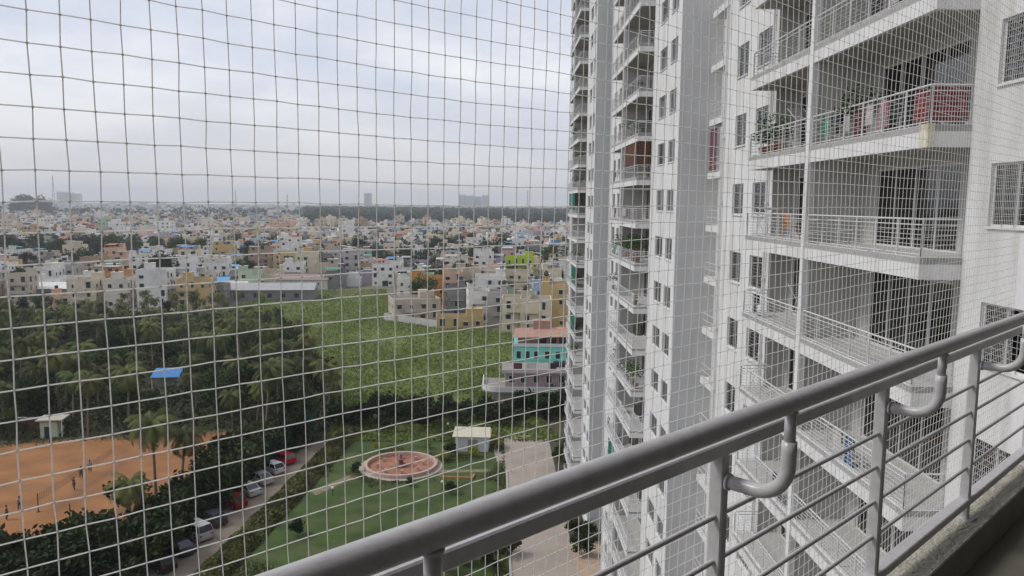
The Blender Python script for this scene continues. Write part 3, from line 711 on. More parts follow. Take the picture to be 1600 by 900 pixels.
# yellow and green park shrubs
for px, py, s, yel, lb in ((628, 724, 0, 0, ''), (692, 722, .75, 1, 'yellow-green round shrub right of the circular basin'), (776, 700, .8, 1, 'yellow-green shrub right of the white park hut'),
                           (738, 714, .7, 1, 'yellow shrub in front of the white park hut'), (555, 738, .6, 0, 'low green shrub left of the circular basin'), (705, 714, .85, 0, 'dark green shrub at the left foot of the white hut'),
                           (640, 760, .5, 0, 'small shrub in front of the circular basin'), (702, 772, .7, 0, 'dark round shrub on the lawn nearest the handrail'), (465, 838, .8, 0, 'dark shrub on the lawn near the lane hedge'),
                           (727, 882, .9, 1, 'bright yellow shrub seen just under the handrail'), (800, 868, 1.0, 0, 'dark shrub beside the driveway under the handrail'), (700, 895, .9, 0, 'green shrub left of the bright yellow one'), (765, 892, .9, 0, 'green shrub right of the bright yellow one'),
                           (590, 704, .5, 1, 'small yellow shrub behind the left of the basin'), (668, 700, .5, 1, 'small yellow shrub behind the right of the basin')):
    if not s: continue
    x, y = G(px, py); b = BUSH[len(lb) % 3]
    put('park_shrub', (b[2] if yel else b[0], b[1]), lb, 'shrub', x, y, s * .75, None)
for i, (px, py) in enumerate(((870, 722), (880, 712), (892, 735), (903, 870), (893, 840), (912, 845))):
    x, y = G(px, py); b = BUSH[i % 3]; put('park_shrub', (b[0], b[1]), 'dark shrub in the strip between driveway and far tower', 'shrub', max(x, 9.3), y, .7, 'shrubs beside the far tower')
# grassy bank between lane and lawn
hb = MB(); rgh = random.Random(8)
for i in range(20000):
    y = rgh.uniform(56, 124); a = rgh.random(); 
    xl = -32.0 + (y - 55) * .098; xr = xl + 3.6
    x = xl + (xr - xl) * a; z = (1.5 * math.sin(math.pi * a) ** .6) * (.5 + .5 * rgh.random()) * (.75 + .25 * math.sin(y * 1.1))
    leafquad(hb, Vector((x, y, z)), rgh.uniform(.13, .3), rgh)
tag(hb.build('grassy_bank', leafH), 'tall yellow-green grass bank between the lane and the lawn', 'grass', kind='stuff')
# weeds over the meadow
wd = MB(); rgw = random.Random(9); c = 0
fx = [p[0] for p in FIELD]; fy = [p[1] for p in FIELD]
from mathutils import noise as mnoise
while c < 42000:
    y = min(fy) + (max(fy) - min(fy)) * rgw.random() ** 1.4; x = rgw.uniform(min(fx), max(fx))
    if not inpoly(x, y, FIELD) or inpoly(x, y, GROVE): continue
    nn = mnoise.noise(Vector((x * .06, y * .035, 0))) + .6 * mnoise.noise(Vector((x * .2, y * .1, 5)))
    if nn < rgw.uniform(-1.0, .6): continue
    c += 1; leafquad(wd, Vector((x, y, rgw.random() * .45)), rgw.uniform(.16, .38), rgw)
tag(wd.build('meadow_weeds', leafmat('weed_leaf', (.128, .172, .034), 0, .3)), 'clumps of weeds over the open green meadow', 'weeds', kind='stuff')

cw = MB(); rgk = random.Random(14)
for i in range(len(COURT)):
    (xa, ya), (xb, yb) = COURT[i], COURT[(i + 1) % len(COURT)]; Ln = math.hypot(xb - xa, yb - ya)
    for k in range(int(Ln * 26)):
        f_ = rgk.random(); n_ = mnoise.noise(Vector((xa + f_ * (xb - xa), ya + f_ * (yb - ya), 0)) * .35); sp = 1.4 + 2.4 * max(0, n_)
        leafquad(cw, Vector((xa + f_ * (xb - xa) + rgk.gauss(0, sp * .6), ya + f_ * (yb - ya) + rgk.gauss(0, sp * .6), rgk.random() * .4)), rgk.uniform(.12, .3), rgk)
tag(cw.build('court_edge_weeds', leafH), 'ragged weeds creeping over the edges of the red court', 'weeds', kind='stuff')
# ------------------------------------------------------------------ park furniture
px_, py_ = -13.4, 106.6
ft = thing('round_basin', 'large circular basin with a pale pink rim on the lawn', 'basin', (px_, py_, 0))
pinkst = principled('pink_stone', (.46, .33, .29), .85, var=.12, scale=2); brickr = principled('brick_red_paving', (.30, .13, .08), .9, var=.3, scale=1.2, dirt=(.36, .21, .14), dscale=.5)
MB().lathe([(5.9, 0), (5.9, .07), (5.2, .07), (5.2, 0)], 56).build('apron', principled('pale_paving', (.40, .35, .30), .9, var=.15), ft)
MB().lathe([(5.2, 0), (5.2, .55), (4.75, .55), (4.75, .05)], 56).build('rim', pinkst, ft)
MB().lathe([(4.75, .05), (.6, .05), (0, .05)], 40).build('floor', brickr, ft)
cp = MB().lathe([(.9, .05), (.9, .3), (.35, .45), (.28, 1.0), (.8, 1.15), (.85, 1.25), (.2, 1.2), (.15, 1.75), (.35, 1.9), (0, 1.95)], 20); cp.build('centrepiece', principled('dark_pink_stone', (.24, .11, .11), .8, var=.2), ft)
for a in range(0, 360, 45):
    q = math.radians(a + 10); MB().box(-.18, .18, -.18, .18, .05, .6).build('lamp_block', pinkst, ft, loc=(3.2 * math.cos(q), 3.2 * math.sin(q), 0))
hx, hy = G(737, 706)
h = thing('park_hut', 'small white hut with a cream pitched roof beside the round basin', 'hut', (hx, hy, 0), -.06)
pw_ = principled('hut_white', (.66, .66, .68), .8, var=.05)
q = MB(); wall_plane(q, 0, 0, 5, 0, 2.6, [(2.0, 3.5, .0, 2.0)], .3, 0, 1)
hw_ = MB(); hw_.T = Matrix.Translation((-2.5, 0, 0)) @ Matrix.Rotation(math.radians(90), 4, 'Z') @ Matrix.Scale(-1, 4, (0, 1, 0))
wall_plane(hw_, 0, 0, 5, 0, 2.6, [(1.9, 3.4, .0, 1.9)], .2, 0, 1)
hw_.T = None; hw_.quad((-2.5, 0, 0), (-2.5, 3.4, 0), (-2.5, 3.4, 2.6), (-2.5, 0, 2.6)); hw_.quad((2.5, 0, 0), (2.5, 3.4, 0), (2.5, 3.4, 2.6), (2.5, 0, 2.6)); hw_.quad((-2.5, 3.4, 0), (2.5, 3.4, 0), (2.5, 3.4, 2.6), (-2.5, 3.4, 2.6))
hw_.build('wall', [pw_, grille_m], h)
rf = MB(); rf.add([(-2.9, -.5, 2.45), (2.9, -.5, 2.45), (2.7, 1.7, 3.4), (-2.7, 1.7, 3.4), (-2.9, 3.9, 2.45), (2.9, 3.9, 2.45)], [(0, 1, 2, 3), (3, 2, 5, 4), (0, 3, 4), (1, 5, 2), (0, 4, 5, 1)])
rf.build('roof', principled('cream_roof', (.56, .53, .42), .8, var=.1), h)
MB().box(-.6, .9, -.03, -.0, 0.02, 1.9).build('door', grille_m, h)
# low orange-brown garden edging
x, y = G(712, 748)
tag(MB().box(-2.2, 2.2, -.12, .12, 0, .3).box(2.2, 2.45, -.12, 1.6, 0, .3).build('garden_edging', principled('edging_brick', (.34, .20, .08), .9, var=.2), None, loc=(x, y, 0), rz=-.1), 'low brown brick edging on the lawn right of the basin', 'edging')
wp = principled('worn_path', (.20, .17, .11), .95, var=.25, scale=1)
for nmx, P_ in (('garden_path', [(-24, 97), (-19.5, 104), (-18.6, 103), (-23, 95.6)]), ('garden_path', [(-8, 104), (1.6, 104.6), (1.6, 105.6), (-8, 105.2)])):
    sheet(nmx, P_, .014, wp)
lt = MB(); rgl = random.Random(44); c = 0
while c < 9000:
    x, y = rgl.uniform(-27, 1.4), rgl.uniform(70, 126)
    if not inpoly(x, y, LAWN) or math.hypot(x + 13.4, y - 106.6) < 6.1: continue
    e = min(1.5 - x, 124 - y, x + 29 - (y - 80) * .1, abs(math.hypot(x + 13.4, y - 106.6) - 6.2) * 1.6)
    if mnoise.noise(Vector((x * .22, y * .14, 9))) < -.05 + .11 * max(0, e) + rgl.uniform(-.2, .2): continue
    c += 1; leafquad(lt, Vector((x, y, rgl.random() * .3)), rgl.uniform(.08, .2), rgl)
tag(lt.build('rough_grass', leafH), 'rough grass tufts along the edges of the park lawn', 'grass', kind='stuff')
def bollard_lamp(px, py, lb):
    x, y = G(px, py); r = thing('globe_lamp', lb, 'lamp', (x, y, 0)); MB().tube([(0, 0, 0), (0, 0, .9)], .05, 8).build('post', dark, r)
    MB().lathe([(0.02, .88), (.16, .95), (.2, 1.08), (.16, 1.2), (0.02, 1.27)], 14).build('globe', pw_, r, True)
bollard_lamp(691, 765, 'white globe lamp on the lawn in front of the basin'); bollard_lamp(520, 775, 'white globe lamp on the lawn beside the grassy bank'); bollard_lamp(700, 672, 'white globe lamp behind the basin by the dark trees')
# low white service box seen under the handrail
x, y = G(757, 862); r = thing('service_cabin', 'small pale cabin among shrubs just below the handrail', 'cabin', (x, y, 0)); MB().box(-1.1, 1.1, -.9, .9, 0, 1.4).build('wall', pw_, r); MB().box(-1.25, 1.25, -1.05, 1.05, 1.4, 1.5).build('roof', pw_, r)

# ------------------------------------------------------------------ court: people, posts, net line, huts
skin = principled('skin', (.22, .12, .08), .6)
def skinned(name, verts, edges, radii, m, parent=None):
    me = bpy.data.meshes.new(name); me.from_pydata(verts, edges, []); me.materials.append(m)
    o = link(name, me, parent)
    o.modifiers.new('skin', 'SKIN'); sv = me.skin_vertices[0].data if me.skin_vertices else None
    if sv is None:
        bpy.context.view_layer.update(); sv = me.skin_vertices[0].data
    for i, r in enumerate(radii): sv[i].radius = (r, r)
    sv[0].use_root = True
    s = o.modifiers.new('sub', 'SUBSURF'); s.levels = 1; s.render_levels = 1
    return o
def person(label, x, y, rz, shirt, trous, arm=0):
    r = link('person', None, None, (x, y, 0), rz); r.empty_display_size = .2; tag(r, label, 'person')
    V = [(0, 0, .95), (0, 0, 1.2), (0, 0, 1.42), (0, 0, 1.52), (0, .02, 1.63), (0, .01, 1.72), (-.19, 0, 1.40), (-.26, .04, 1.14), (-.27, .16, .93), (.19, 0, 1.40), (.26 + arm * .1, .06, 1.16 + arm * .2), (.27 + arm * .1, .22, .98 + arm * .7),
         (-.1, 0, .88), (-.12, .06, .5), (-.13, 0, .09), (-.13, .14, .04), (.1, 0, .88), (.12, -.02, .5), (.14, -.1, .09), (.14, .04, .04)]
    E_ = [(0, 1), (1, 2), (2, 3), (3, 4), (4, 5), (2, 6), (6, 7), (7, 8), (2, 9), (9, 10), (10, 11), (0, 12), (12, 13), (13, 14), (14, 15), (0, 16), (16, 17), (17, 18), (18, 19)]
    R_ = [.13, .13, .12, .055, .10, .07, .06, .045, .035, .06, .045, .035, .09, .065, .045, .04, .09, .065, .045, .04]
    skinned('body', V, E_, R_, skin, r)
    skinned('shirt', [V[0], V[1], V[2], V[6], tuple((Vector(V[6]) + Vector(V[7])) / 2), V[9], tuple((Vector(V[9]) + Vector(V[10])) / 2)], [(0, 1), (1, 2), (2, 3), (3, 4), (2, 5), (5, 6)], [.155, .15, .145, .08, .065, .08, .065], shirt, r)
    skinned('trousers', [V[0], V[12], V[13], (V[14][0], V[14][1], .16), V[16], V[17], (V[18][0], V[18][1], .16)], [(0, 1), (1, 2), (2, 3), (0, 4), (4, 5), (5, 6)], [.15, .105, .08, .065, .105, .08, .065], trous, r)
    hd = MB(); hd.lathe([(.0, 1.81), (.07, 1.79), (.10, 1.72), (.10, 1.66), (.085, 1.62)], 12); hd.build('hair', dark, r, True)
navy = principled('navy_cotton', (.03, .035, .06), .9); maroon = principled('maroon_cotton', (.12, .03, .03), .9); blu = principled('pale_blue_cotton', (.30, .34, .45), .9)
x, y = G(127, 748); person('person in dark clothes standing in the middle of the red court', x, y, .6, maroon, navy)
x, y = G(116, 766); person('person in navy clothes just in front of another on the red court', x, y, 2.6, navy, navy, 1)
x, y = G(141, 738); person('person in a pale blue shirt behind the two others on the red court', x, y, 3.5, blu, navy)
x, y = G(11, 812); person('person in dark clothes at the left edge of the red court', x, y, -1, navy, maroon)
x, y = G(31, 797); person('person alone in pale shirt left of the slim pole on the court', x, y, -2, blu, navy)
pole_m = principled('dark_pole', (.06, .05, .045), .7)
x, y = G(111, 832)
def pole(lb, x, y, h): 
    r = thing('court_post', lb, 'post', (x, y, 0)); MB().tube([(0, 0, 0), (0, 0, h)], .06, 8).build('pole', pole_m, r); MB().lathe([(0, .0), (.2, 0), (.2, .1), (0, .1)], 12).build('foot', pole_m, r); return r
pole('slim dark post near the front corner of the red court', x, y, 3.4)
a = G(60, 800); b = G(178, 722)
pole('dark net post at the near end of the sagging court net', a[0], a[1], 2.3); pole('dark net post at the far end of the sagging court net', b[0], b[1], 2.3)
cn = MB(); n = 40
for j in range(6):
    z = 1.35 + j * .17
    cn.tube([(a[0] + (b[0] - a[0]) * i / n, a[1] + (b[1] - a[1]) * i / n, z - .15 * math.sin(math.pi * i / n)) for i in range(n + 1)], .018, 3)
for i in range(n + 1): cn.tube([(a[0] + (b[0] - a[0]) * i / n, a[1] + (b[1] - a[1]) * i / n, 1.35 - .15 * math.sin(math.pi * i / n)), (a[0] + (b[0] - a[0]) * i / n, a[1] + (b[1] - a[1]) * i / n, 2.2 - .15 * math.sin(math.pi * i / n))], .012, 3)
tag(cn.build('court_net', pole_m), 'dark net stretched between two posts across the red court', 'net')
# small pavilion at the edge of the court
x, y = G(85, 682)
r = thing('court_pavilion', 'small pale green pavilion with a red-brown flat canopy behind the court', 'pavilion', (x, y, 0), .15)
pg = principled('pale_green_paint', (.40, .46, .36), .85, var=.1)
MB().box(-1.5, 1.0, -1.3, 1.3, 0, 2.7).build('wall', pg, r); MB().box(-2.0, 1.9, -1.7, 1.6, 2.95, 3.15).build('roof', principled('pale_slab', (.42, .40, .34), .9, var=.1), r)
MB().box(-1.6, 1.1, -1.4, 1.4, 2.7, 2.95).build('fascia', principled('brown_red_fascia', (.22, .09, .06), .9), r)
for sx in (1.75,): MB().tube([(sx, -1.5, 0), (sx, -1.5, 2.95)], .07, 6).build('pillar', pw_, r)
MB().box(-.9, -.2, -1.33, -1.302, 0.0, 2.0).build('door', dark, r)
x, y = G(30, 672); r = thing('garden_wall', 'low red-brown wall left of the court pavilion', 'wall', (x, y, 0)); MB().box(-5, 4, -.15, .15, 0, 2.0).build('panel', principled('red_brown_wall', (.17, .075, .06), .9, var=.2), r); MB().box(-5.1, 4.1, -.22, .22, 2.0, 2.12).build('coping', pw_, r)
# blue-roofed shed in the grove
x, y = G(262, 604)
r = thing('blue_roof_shed', 'open shed with a bright blue sheet roof in the palm grove', 'shed', (x, y, 0), .1, None, .78)
bl = principled('blue_sheet', (.06, .20, .46), .6, var=.15, scale=2)
MB().add([(-3.6, -2.2, 2.9), (3.6, -2.2, 3.0), (3.4, 2.2, 4.6), (-3.4, 2.2, 4.5), (-3.6, -2.2, 2.82), (3.6, -2.2, 2.92), (3.4, 2.2, 4.52), (-3.4, 2.2, 4.42)], [(0, 1, 2, 3), (7, 6, 5, 4), (0, 4, 5, 1), (1, 5, 6, 2), (2, 6, 7, 3), (3, 7, 4, 0)]).build('roof', bl, r)
for sx in (-3.2, 0, 3.2):
    for sy, hh in ((-2, 2.9), (2, 4.4)): MB().tube([(sx, sy, 0), (sx, sy, hh)], .09, 6).build('pillar', pw_, r)
MB().box(-3, 3, .5, 1.8, 0, 2.2).build('wall', pg, r)
# green shade net fence between court and lane
fen = thing('shade_net_fence', 'dark green shade-net fence behind the parked cars', 'fence')
fa, fb = (-33.3, 96), (-29.8, 124)
f = MB(); nseg = 28
for i in range(nseg):
    p = [(fa[0] + (fb[0] - fa[0]) * q / nseg + .12 * math.sin(q * 1.7), fa[1] + (fb[1] - fa[1]) * q / nseg) for q in (i, i + 1)]
    f.quad((*p[0], .1), (*p[1], .1), (*p[1], 3.9), (*p[0], 3.9))
f.build('net_sheet', principled('dark_green_net', (.012, .055, .045), .9, var=.3, scale=1), fen)
for i in range(0, 8): q = i / 7; MB().tube([(fa[0] + (fb[0] - fa[0]) * q - .1, fa[1] + (fb[1] - fa[1]) * q, 0), (fa[0] + (fb[0] - fa[0]) * q - .1, fa[1] + (fb[1] - fa[1]) * q, 4.2)], .05, 6).build('pole', pole_m, fen)

# ------------------------------------------------------------------ cars
tyre = principled('tyre_rubber', (.02, .02, .02), .85); rim = principled('wheel_rim', (.4, .4, .41), .35, .7); lampm = principled('headlight_lens', (.6, .6, .6), .2, spec=.6); tail = principled('tail_light', (.3, .02, .02), .3)
carglass = principled('car_glass', (.02, .025, .03), .08, spec=.7)
def car_meshes(kind):
    L_, Wd, Hh = (4.2, 1.72, 1.5) if kind == 'hatch' else ((4.5, 1.75, 1.45) if kind == 'sedan' else (4.6, 1.85, 1.8))
    if kind == 'hatch': low = [(-2.1, .45), (-2.08, .82), (-1.1, .95), (2.02, .98), (2.1, .5)]; cab = [(-1.15, .94), (-.45, 1.46), (1.5, 1.5), (1.98, .97)]
    elif kind == 'sedan': low = [(-2.25, .45), (-2.2, .8), (-1.05, .93), (1.5, .98), (2.2, .95), (2.25, .5)]; cab = [(-1.1, .93), (-.35, 1.42), (.95, 1.43), (1.7, .97)]
    else: low = [(-2.3, .5), (-2.25, 1.0), (-1.25, 1.12), (2.22, 1.14), (2.3, .55)]; cab = [(-1.3, 1.11), (-.75, 1.76), (1.9, 1.8), (2.2, 1.13)]
    b = MB(); hw = Wd / 2
    base = [(p[0], .28) for p in (low[0], low[-1])]
    outl = [(low[0][0] + .05, .26)] + low + [(low[-1][0] - .05, .26)]
    n = len(outl)
    secs = [(-hw + .1, .96), (-hw, 1.), (hw, 1.), (hw - .1, .96)]
    vs = []
    for yy, sc in ((-hw + .0, 1.), (-hw * .82, 1.015), (hw * .82, 1.015), (hw, 1.)):
        for x_, z_ in outl: vs.append((x_ * (1 if abs(yy) < hw * .9 else .985), yy, z_ if abs(yy) < hw * .9 or z_ < .5 else z_ - .05))
    fs = [(s * n + i, s * n + (i + 1) % n, (s + 1) * n + (i + 1) % n, (s + 1) * n + i) for s in range(3) for i in range(n)] + [tuple(range(n)), tuple(range(4 * n - 1, 3 * n - 1, -1))]
    b.add(vs, fs)
    # roof and pillars
    def cabin(inset_b, inset_t, exp):
        v = []
        for sg in (-1, 1):
            for i, (x_, z_) in enumerate(cab): v.append((x_, sg * (hw - (inset_b if i in (0, 3) else inset_t)), z_))
        return v
    v = cabin(.06, .2, 0); b.quad(v[1], v[2], v[6], v[5]); b.box(cab[1][0] + .05, cab[2][0] - .05, -hw + .22, hw - .22, cab[2][1] - .03, cab[2][1] + .02)
    for sg, o_ in ((-1, 0), (1, 4)):
        for i0, i1 in ((0, 1), (2, 3), (1, 2)): b.tube([v[o_ + i0], v[o_ + i1]], .04, 4)
        mid = (cab[1][0] + cab[2][0]) / 2; b.tube([(mid, sg * (hw - .06), cab[0][1]), (mid, sg * (hw - .2), cab[1][1])], .04, 4)
    g = MB(); g.add(v, [(0, 1, 5, 4), (2, 3, 7, 6), (0, 3, 2, 1), (4, 5, 6, 7)])
    return b.mesh('body', None or [MT['tmp']]), g.mesh('glass', carglass), L_, hw
MT['tmp'] = frame_m
whl = MB().tube([(0, -.1, 0), (0, .1, 0)], .32, 18).mesh('tyre', tyre); rimm = MB().tube([(0, -.108, 0), (0, .108, 0)], .19, 12).mesh('rim', rim)
def car(label, x, y, rz, kind, col, nm='parked_car', metal=.2):
    r = thing(nm, label, 'car', (x, y, 0), rz, 'cars parked along the lane')
    me, g, L_, hw = car_meshes(kind); me.materials.clear(); me.materials.append(principled('car_paint', col, .3, metal, spec=.5))
    link('body', me, r); link('windows', g, r)
    for sx in (-L_ / 2 + .75, L_ / 2 - .8):
        for sy in (-1, 1):
            wv = link('wheel', whl, r, (sx, sy * (hw - .1), .32)); link('rim', rimm, wv)
    for sy in (-1, 1):
        MB().box(-.04, .04, -.17, .17, -.07, .07).build('headlight', lampm, r, loc=(-L_ / 2 + .02, sy * (hw - .27), .70)); MB().box(-.03, .03, -.14, .14, -.09, .09).build('tail_light', tail, r, loc=(L_ / 2 - .04, sy * (hw - .24), .82))
cars = [((283, 872), 'hatch', (.02, .02, .025), 'black hatchback nearest the handrail on the lane'), ((308, 850), 'sedan', (.03, .035, .05), 'dark blue saloon behind the black hatchback'),
        ((331, 832), 'suv', (.45, .46, .47), 'silver tall car half under the dark trees'), ((352, 812), 'hatch', (.05, .055, .07), 'dark grey hatchback under the trees in the middle of the row'),
        ((393, 775), 'hatch', (.26, .015, .02), 'dark red hatchback with a pale neighbour beyond it'), ((405, 765), 'sedan', (.55, .56, .57), 'pale silver saloon beside the dark red hatchback'),
        ((416, 752), 'sedan', (.50, .50, .48), 'silver saloon between two pale cars'), ((437, 736), 'hatch', (.68, .68, .68), 'white hatchback in front of the bright red car'), ((447, 722), 'hatch', (.50, .02, .03), 'bright red hatchback at the far end of the row')]
for i, ((px, py), kd, col, lb) in enumerate(cars):
    x, y = G(px, py); ang = math.radians(90 - 8 + 180) if i in (1, 2) else math.radians(35)
    xl = -34.8 + (y - 74.2) * .115
    if i >= 4: x = xl + .8; ang = math.radians(40)
    else: x = xl + .5; ang = math.radians(62)
    if i >= 4: y = 92.4 + (i - 4) * 4.0
    else: y = 76.0 + i * 3.7
    x = -34.8 + (y - 74.2) * .115 + .2
    car(lb, x, y, math.radians(-38), kd, col)

# ------------------------------------------------------------------ the town
WALLS = {'white': (.71, .69, .65), 'cream': (.62, .54, .40), 'peach': (.60, .40, .28), 'pink': (.55, .36, .34), 'pale green': (.42, .50, .35), 'pale blue': (.36, .45, .55), 'grey': (.22, .215, .21),
         'ochre': (.52, .38, .18), 'beige': (.48, .42, .33), 'lilac': (.40, .36, .46), 'tan': (.36, .26, .18), 'off-white': (.63, .58, .50), 'light grey': (.42, .40, .375), 'orange': (.52, .26, .11)}
WEI = [32, 14, 7, 5, 3, 2.5, 8, 4, 10, 1.2, 5, 17, 9, 2]
wallm = {k: principled(k.replace(' ', '_').replace('-', '_') + '_house_paint', c, .9, var=.07, scale=.5, dirt=tuple(q * .72 for q in c), dscale=.3) for k, c in WALLS.items()}
roofm = principled('roof_cement', (.27, .25, .23), .95, var=.15, scale=.3, dirt=(.22, .21, .2), dscale=.35); tankm = principled('black_tank', (.03, .03, .032), .6); chajm = principled('sunshade_cement', (.42, .41, .39), .9)
trimw = principled('white_trim', (.62, .62, .61), .85)
SHEETS = [principled('rooftop_sheet', c, .7, var=.15, scale=1) for c in ((.09, .22, .42), (.33, .33, .33), (.34, .12, .06), (.08, .24, .18), (.42, .40, .37), (.24, .20, .17))]
def house_geo(rg, W, D, n, seed, windows=True):
    """returns wall, roof, window boxes; local origin base centre; faces -Y"""
    H = 3.1 * n; wl = MB(); hx, hy = W / 2, D / 2
    wl.box(-hx, hx, -hy, hy, -.3, H)
    p = .9; t = .18
    wl.box(-hx, hx, -hy, -hy + t, H, H + p).box(-hx, hx, hy - t, hy, H, H + p).box(-hx, -hx + t, -hy + t, hy - t, H, H + p).box(hx - t, hx, -hy + t, hy - t, H, H + p)
    rf = MB().box(-hx + t, hx - t, -hy + t, hy - t, H + .0, H + .04)
    sx = rg.choice((-1, 1)); a = rg.uniform(.2, .35) * W
    x0, x1 = (hx - t - a - .3, hx - t - .02) if sx > 0 else (-hx + t + .02, -hx + t + a + .3)
    top = H + 2.6
    head = MB().box(x0, x1, hy - t - 3.2, hy - t - .02, H + .04, top); head.box(x0 - .15, x1 + .15, hy - t - 3.4, hy - .1, top, top + .12)
    tk = []
    for _ in range(rg.choice((1, 1, 2))):
        tx = rg.uniform(x0 + .7, x1 - .7) if x1 - x0 > 1.6 else (x0 + x1) / 2; ty = hy - 1.4 - t
        tk.append((tx, ty - len(tk) * 1.5, top + .12))
    wins = []
    for f in range(n):
        for face in range(4):
            Ln = W if face in (0, 2) else D; m = max(1, int(Ln / 3.1))
            for i in range(m):
                if rg.random() < .18: continue
                u = -Ln / 2 + Ln * (i + .5) / m + rg.uniform(-.2, .2); wins.append((face, u, 3.1 * f + .95, rg.choice((.9, 1.2, 1.5)), rg.choice((1.1, 1.3, 1.3, 2.1))))
    bal = []
    if n > 1 and rg.random() < .75:
        bw = rg.uniform(.35, .9) * W; bx0 = rg.uniform(-hx, hx - bw)
        for f in range(1, n): bal.append((bx0, bx0 + bw, 3.1 * f))
    return wl, rf, head, tk, wins, bal, H
FT = {0: lambda u, o, W, D: (u, -D / 2 - o), 2: lambda u, o, W, D: (u, D / 2 + o), 1: lambda u, o, W, D: (W / 2 + o, u), 3: lambda u, o, W, D: (-W / 2 - o, u)}
def winbox(mb, face, u, z, w_, h, W, D, mi, o=.02, th=.06):
    if z + h > 90: return
    if face in (0, 2):
        s = -1 if face == 0 else 1; y = s * (D / 2 + o); mb.box(u - w_ / 2, u + w_ / 2, min(y, y - s * th), max(y, y - s * th), z, z + h, mi)
    else:
        s = 1 if face == 1 else -1; x = s * (W / 2 + o); mb.box(min(x, x - s * th), max(x, x - s * th), u - w_ / 2, u + w_ / 2, z, z + h, mi)
tank_me = MB().lathe([(0, 0), (.55, 0), (.6, .1), (.6, .9), (.45, 1.1), (.18, 1.18), (0, 1.2)], 14).mesh('water_tank', tankm, True)
def balc(mb, b, D, mi, mj):
    x0, x1, z = b; mb.box(x0, x1, -D / 2 - 1.1, -D / 2 - .001, z - .12, z, mi)
    mb.box(x0, x1, -D / 2 - 1.1, -D / 2 - 1.0, z, z + .85, mj); mb.box(x0, x0 + .1, -D / 2 - 1.0, -D / 2 - .001, z, z + .85, mj); mb.box(x1 - .1, x1, -D / 2 - 1.0, -D / 2 - .001, z, z + .85, mj)
def big_house(label, cat, x, y, rz, W, D, n, colour, group=None, seed=0, name='town_house', roofc=None, wc=None):
    rg = random.Random(seed); m = wc or wallm[colour]
    wl, rf, head, tk, wins, bal, H = house_geo(rg, W, D, n, seed)
    r = thing(name, label, cat, (x, y, 0), rz, group)
    wl.build('wall', m, r); ro = rf.build('roof', roofc or roofm, r); st = head.build('stair_head', m, r)
    for t in tk: link('water_tank', tank_me, r, t)
    for face, u, z, w_, h in wins:
        f = MB(); winbox(f, face, u, z - .08, w_ + .16, h + .16, W, D, 0, .03, .028); fo = f.build('window', trimw, r)
        g = MB(); winbox(g, face, u, z, w_, h, W, D, 0, .04, .009); g.build('pane', darkglass, fo)
        c = MB(); 
        if face == 0: c.box(u - w_ / 2 - .25, u + w_ / 2 + .25, -D / 2 - .5, -D / 2 - .031, z + h + .12, z + h + .19); c.build('sunshade', chajm, fo)
    for b in bal: q = MB(); balc(q, b, D, 0, 1); q.build('balcony', [chajm, m], r)
    return r
def small_house_mesh(rg, W, D, n):
    wl, rf, head, tk, wins, bal, H = house_geo(rg, W, D, n, 0); mb = MB()
    for src, mi in ((wl, 0), (rf, 1), (head, 0)): mb.add(src.v, src.f, mi)
    for face, u, z, w_, h in wins:
        winbox(mb, face, u, z, w_, h, W, D, 2, .02, .015)
        if face == 0 and rg.random() < .7: mb.box(u - w_ / 2 - .25, u + w_ / 2 + .25, -D / 2 - .5, -D / 2 - .001, z + h + .1, z + h + .18, 3)
    for b in bal: balc(mb, b, D, 3, 0)
    q = rg.random()
    if q < .45:      # set-back top storey
        a = rg.uniform(.35, .6) * W; x0 = -W / 2 + .25 if rg.random() < .5 else W / 2 - .25 - a
        mb.box(x0, x0 + a, -D / 2 + .9, D / 2 - 3.6, H + .05, H + 2.7, 0); mb.box(x0 - .3, x0 + a + .3, -D / 2 + .4, D / 2 - 3.5, H + 2.7, H + 2.82, 3)
        mb.box(x0 + a * .3, x0 + a * .6, -D / 2 + .88, -D / 2 + .899, H + .2, H + 2.1, 2)
    elif q < .75:    # sheet canopy on posts
        x0, x1, y0, y1 = -W / 2 + .4, W / 2 * rg.uniform(.1, .8), -D / 2 + .4, D / 2 - 3.7
        mb.add([(x0, y0, H + 2.2), (x1, y0, H + 2.3), (x1, y1, H + 2.9), (x0, y1, H + 2.8), (x0, y0, H + 2.15), (x1, y0, H + 2.25), (x1, y1, H + 2.85), (x0, y1, H + 2.75)], [(0, 1, 2, 3), (7, 6, 5, 4), (0, 4, 5, 1), (1, 5, 6, 2), (2, 6, 7, 3), (3, 7, 4, 0)], 5)
        for xx_, yy_ in ((x0 + .1, y0 + .1), (x1 - .1, y0 + .1), (x0 + .1, y1 - .1), (x1 - .1, y1 - .1)): mb.box(xx_ - .06, xx_ + .06, yy_ - .06, yy_ + .06, H, H + 2.2, 3)
    for _ in range(rg.randint(0, 4)): xx_, yy_ = rg.uniform(-W / 2 + 1, W / 2 - 1), rg.uniform(-D / 2 + 1, D / 2 - 4); mb.box(xx_, xx_ + rg.uniform(.3, .9), yy_, yy_ + .6, H + .05, H + rg.uniform(.5, 1.1), rg.choice((0, 2, 3, 5)))
    if rg.random() < .5: xx_ = rg.uniform(-W / 2, W / 2 - 3); mb.box(xx_, xx_ + 2.6, -D / 2 - .02, -D / 2 - .002, .1, 2.6, 2)
    for t in tk: mb.lathe([(.6, t[2]), (.6, t[2] + .9), (.2, t[2] + 1.15), (0, t[2] + 1.17)], 8, 4, t[0], t[1])
    return mb
def hero(label, cx_px, base_py, W, D, n, col, rz, seed, **kw):
    x, y = G(cx_px, base_py); return (x, y, big_house(label, 'house', x, y + D / 2, rz, W, D, n, col, None, seed, **kw))
HEROES = []
def H_(*a, **k): HEROES.append(hero(*a, **k)[:2])
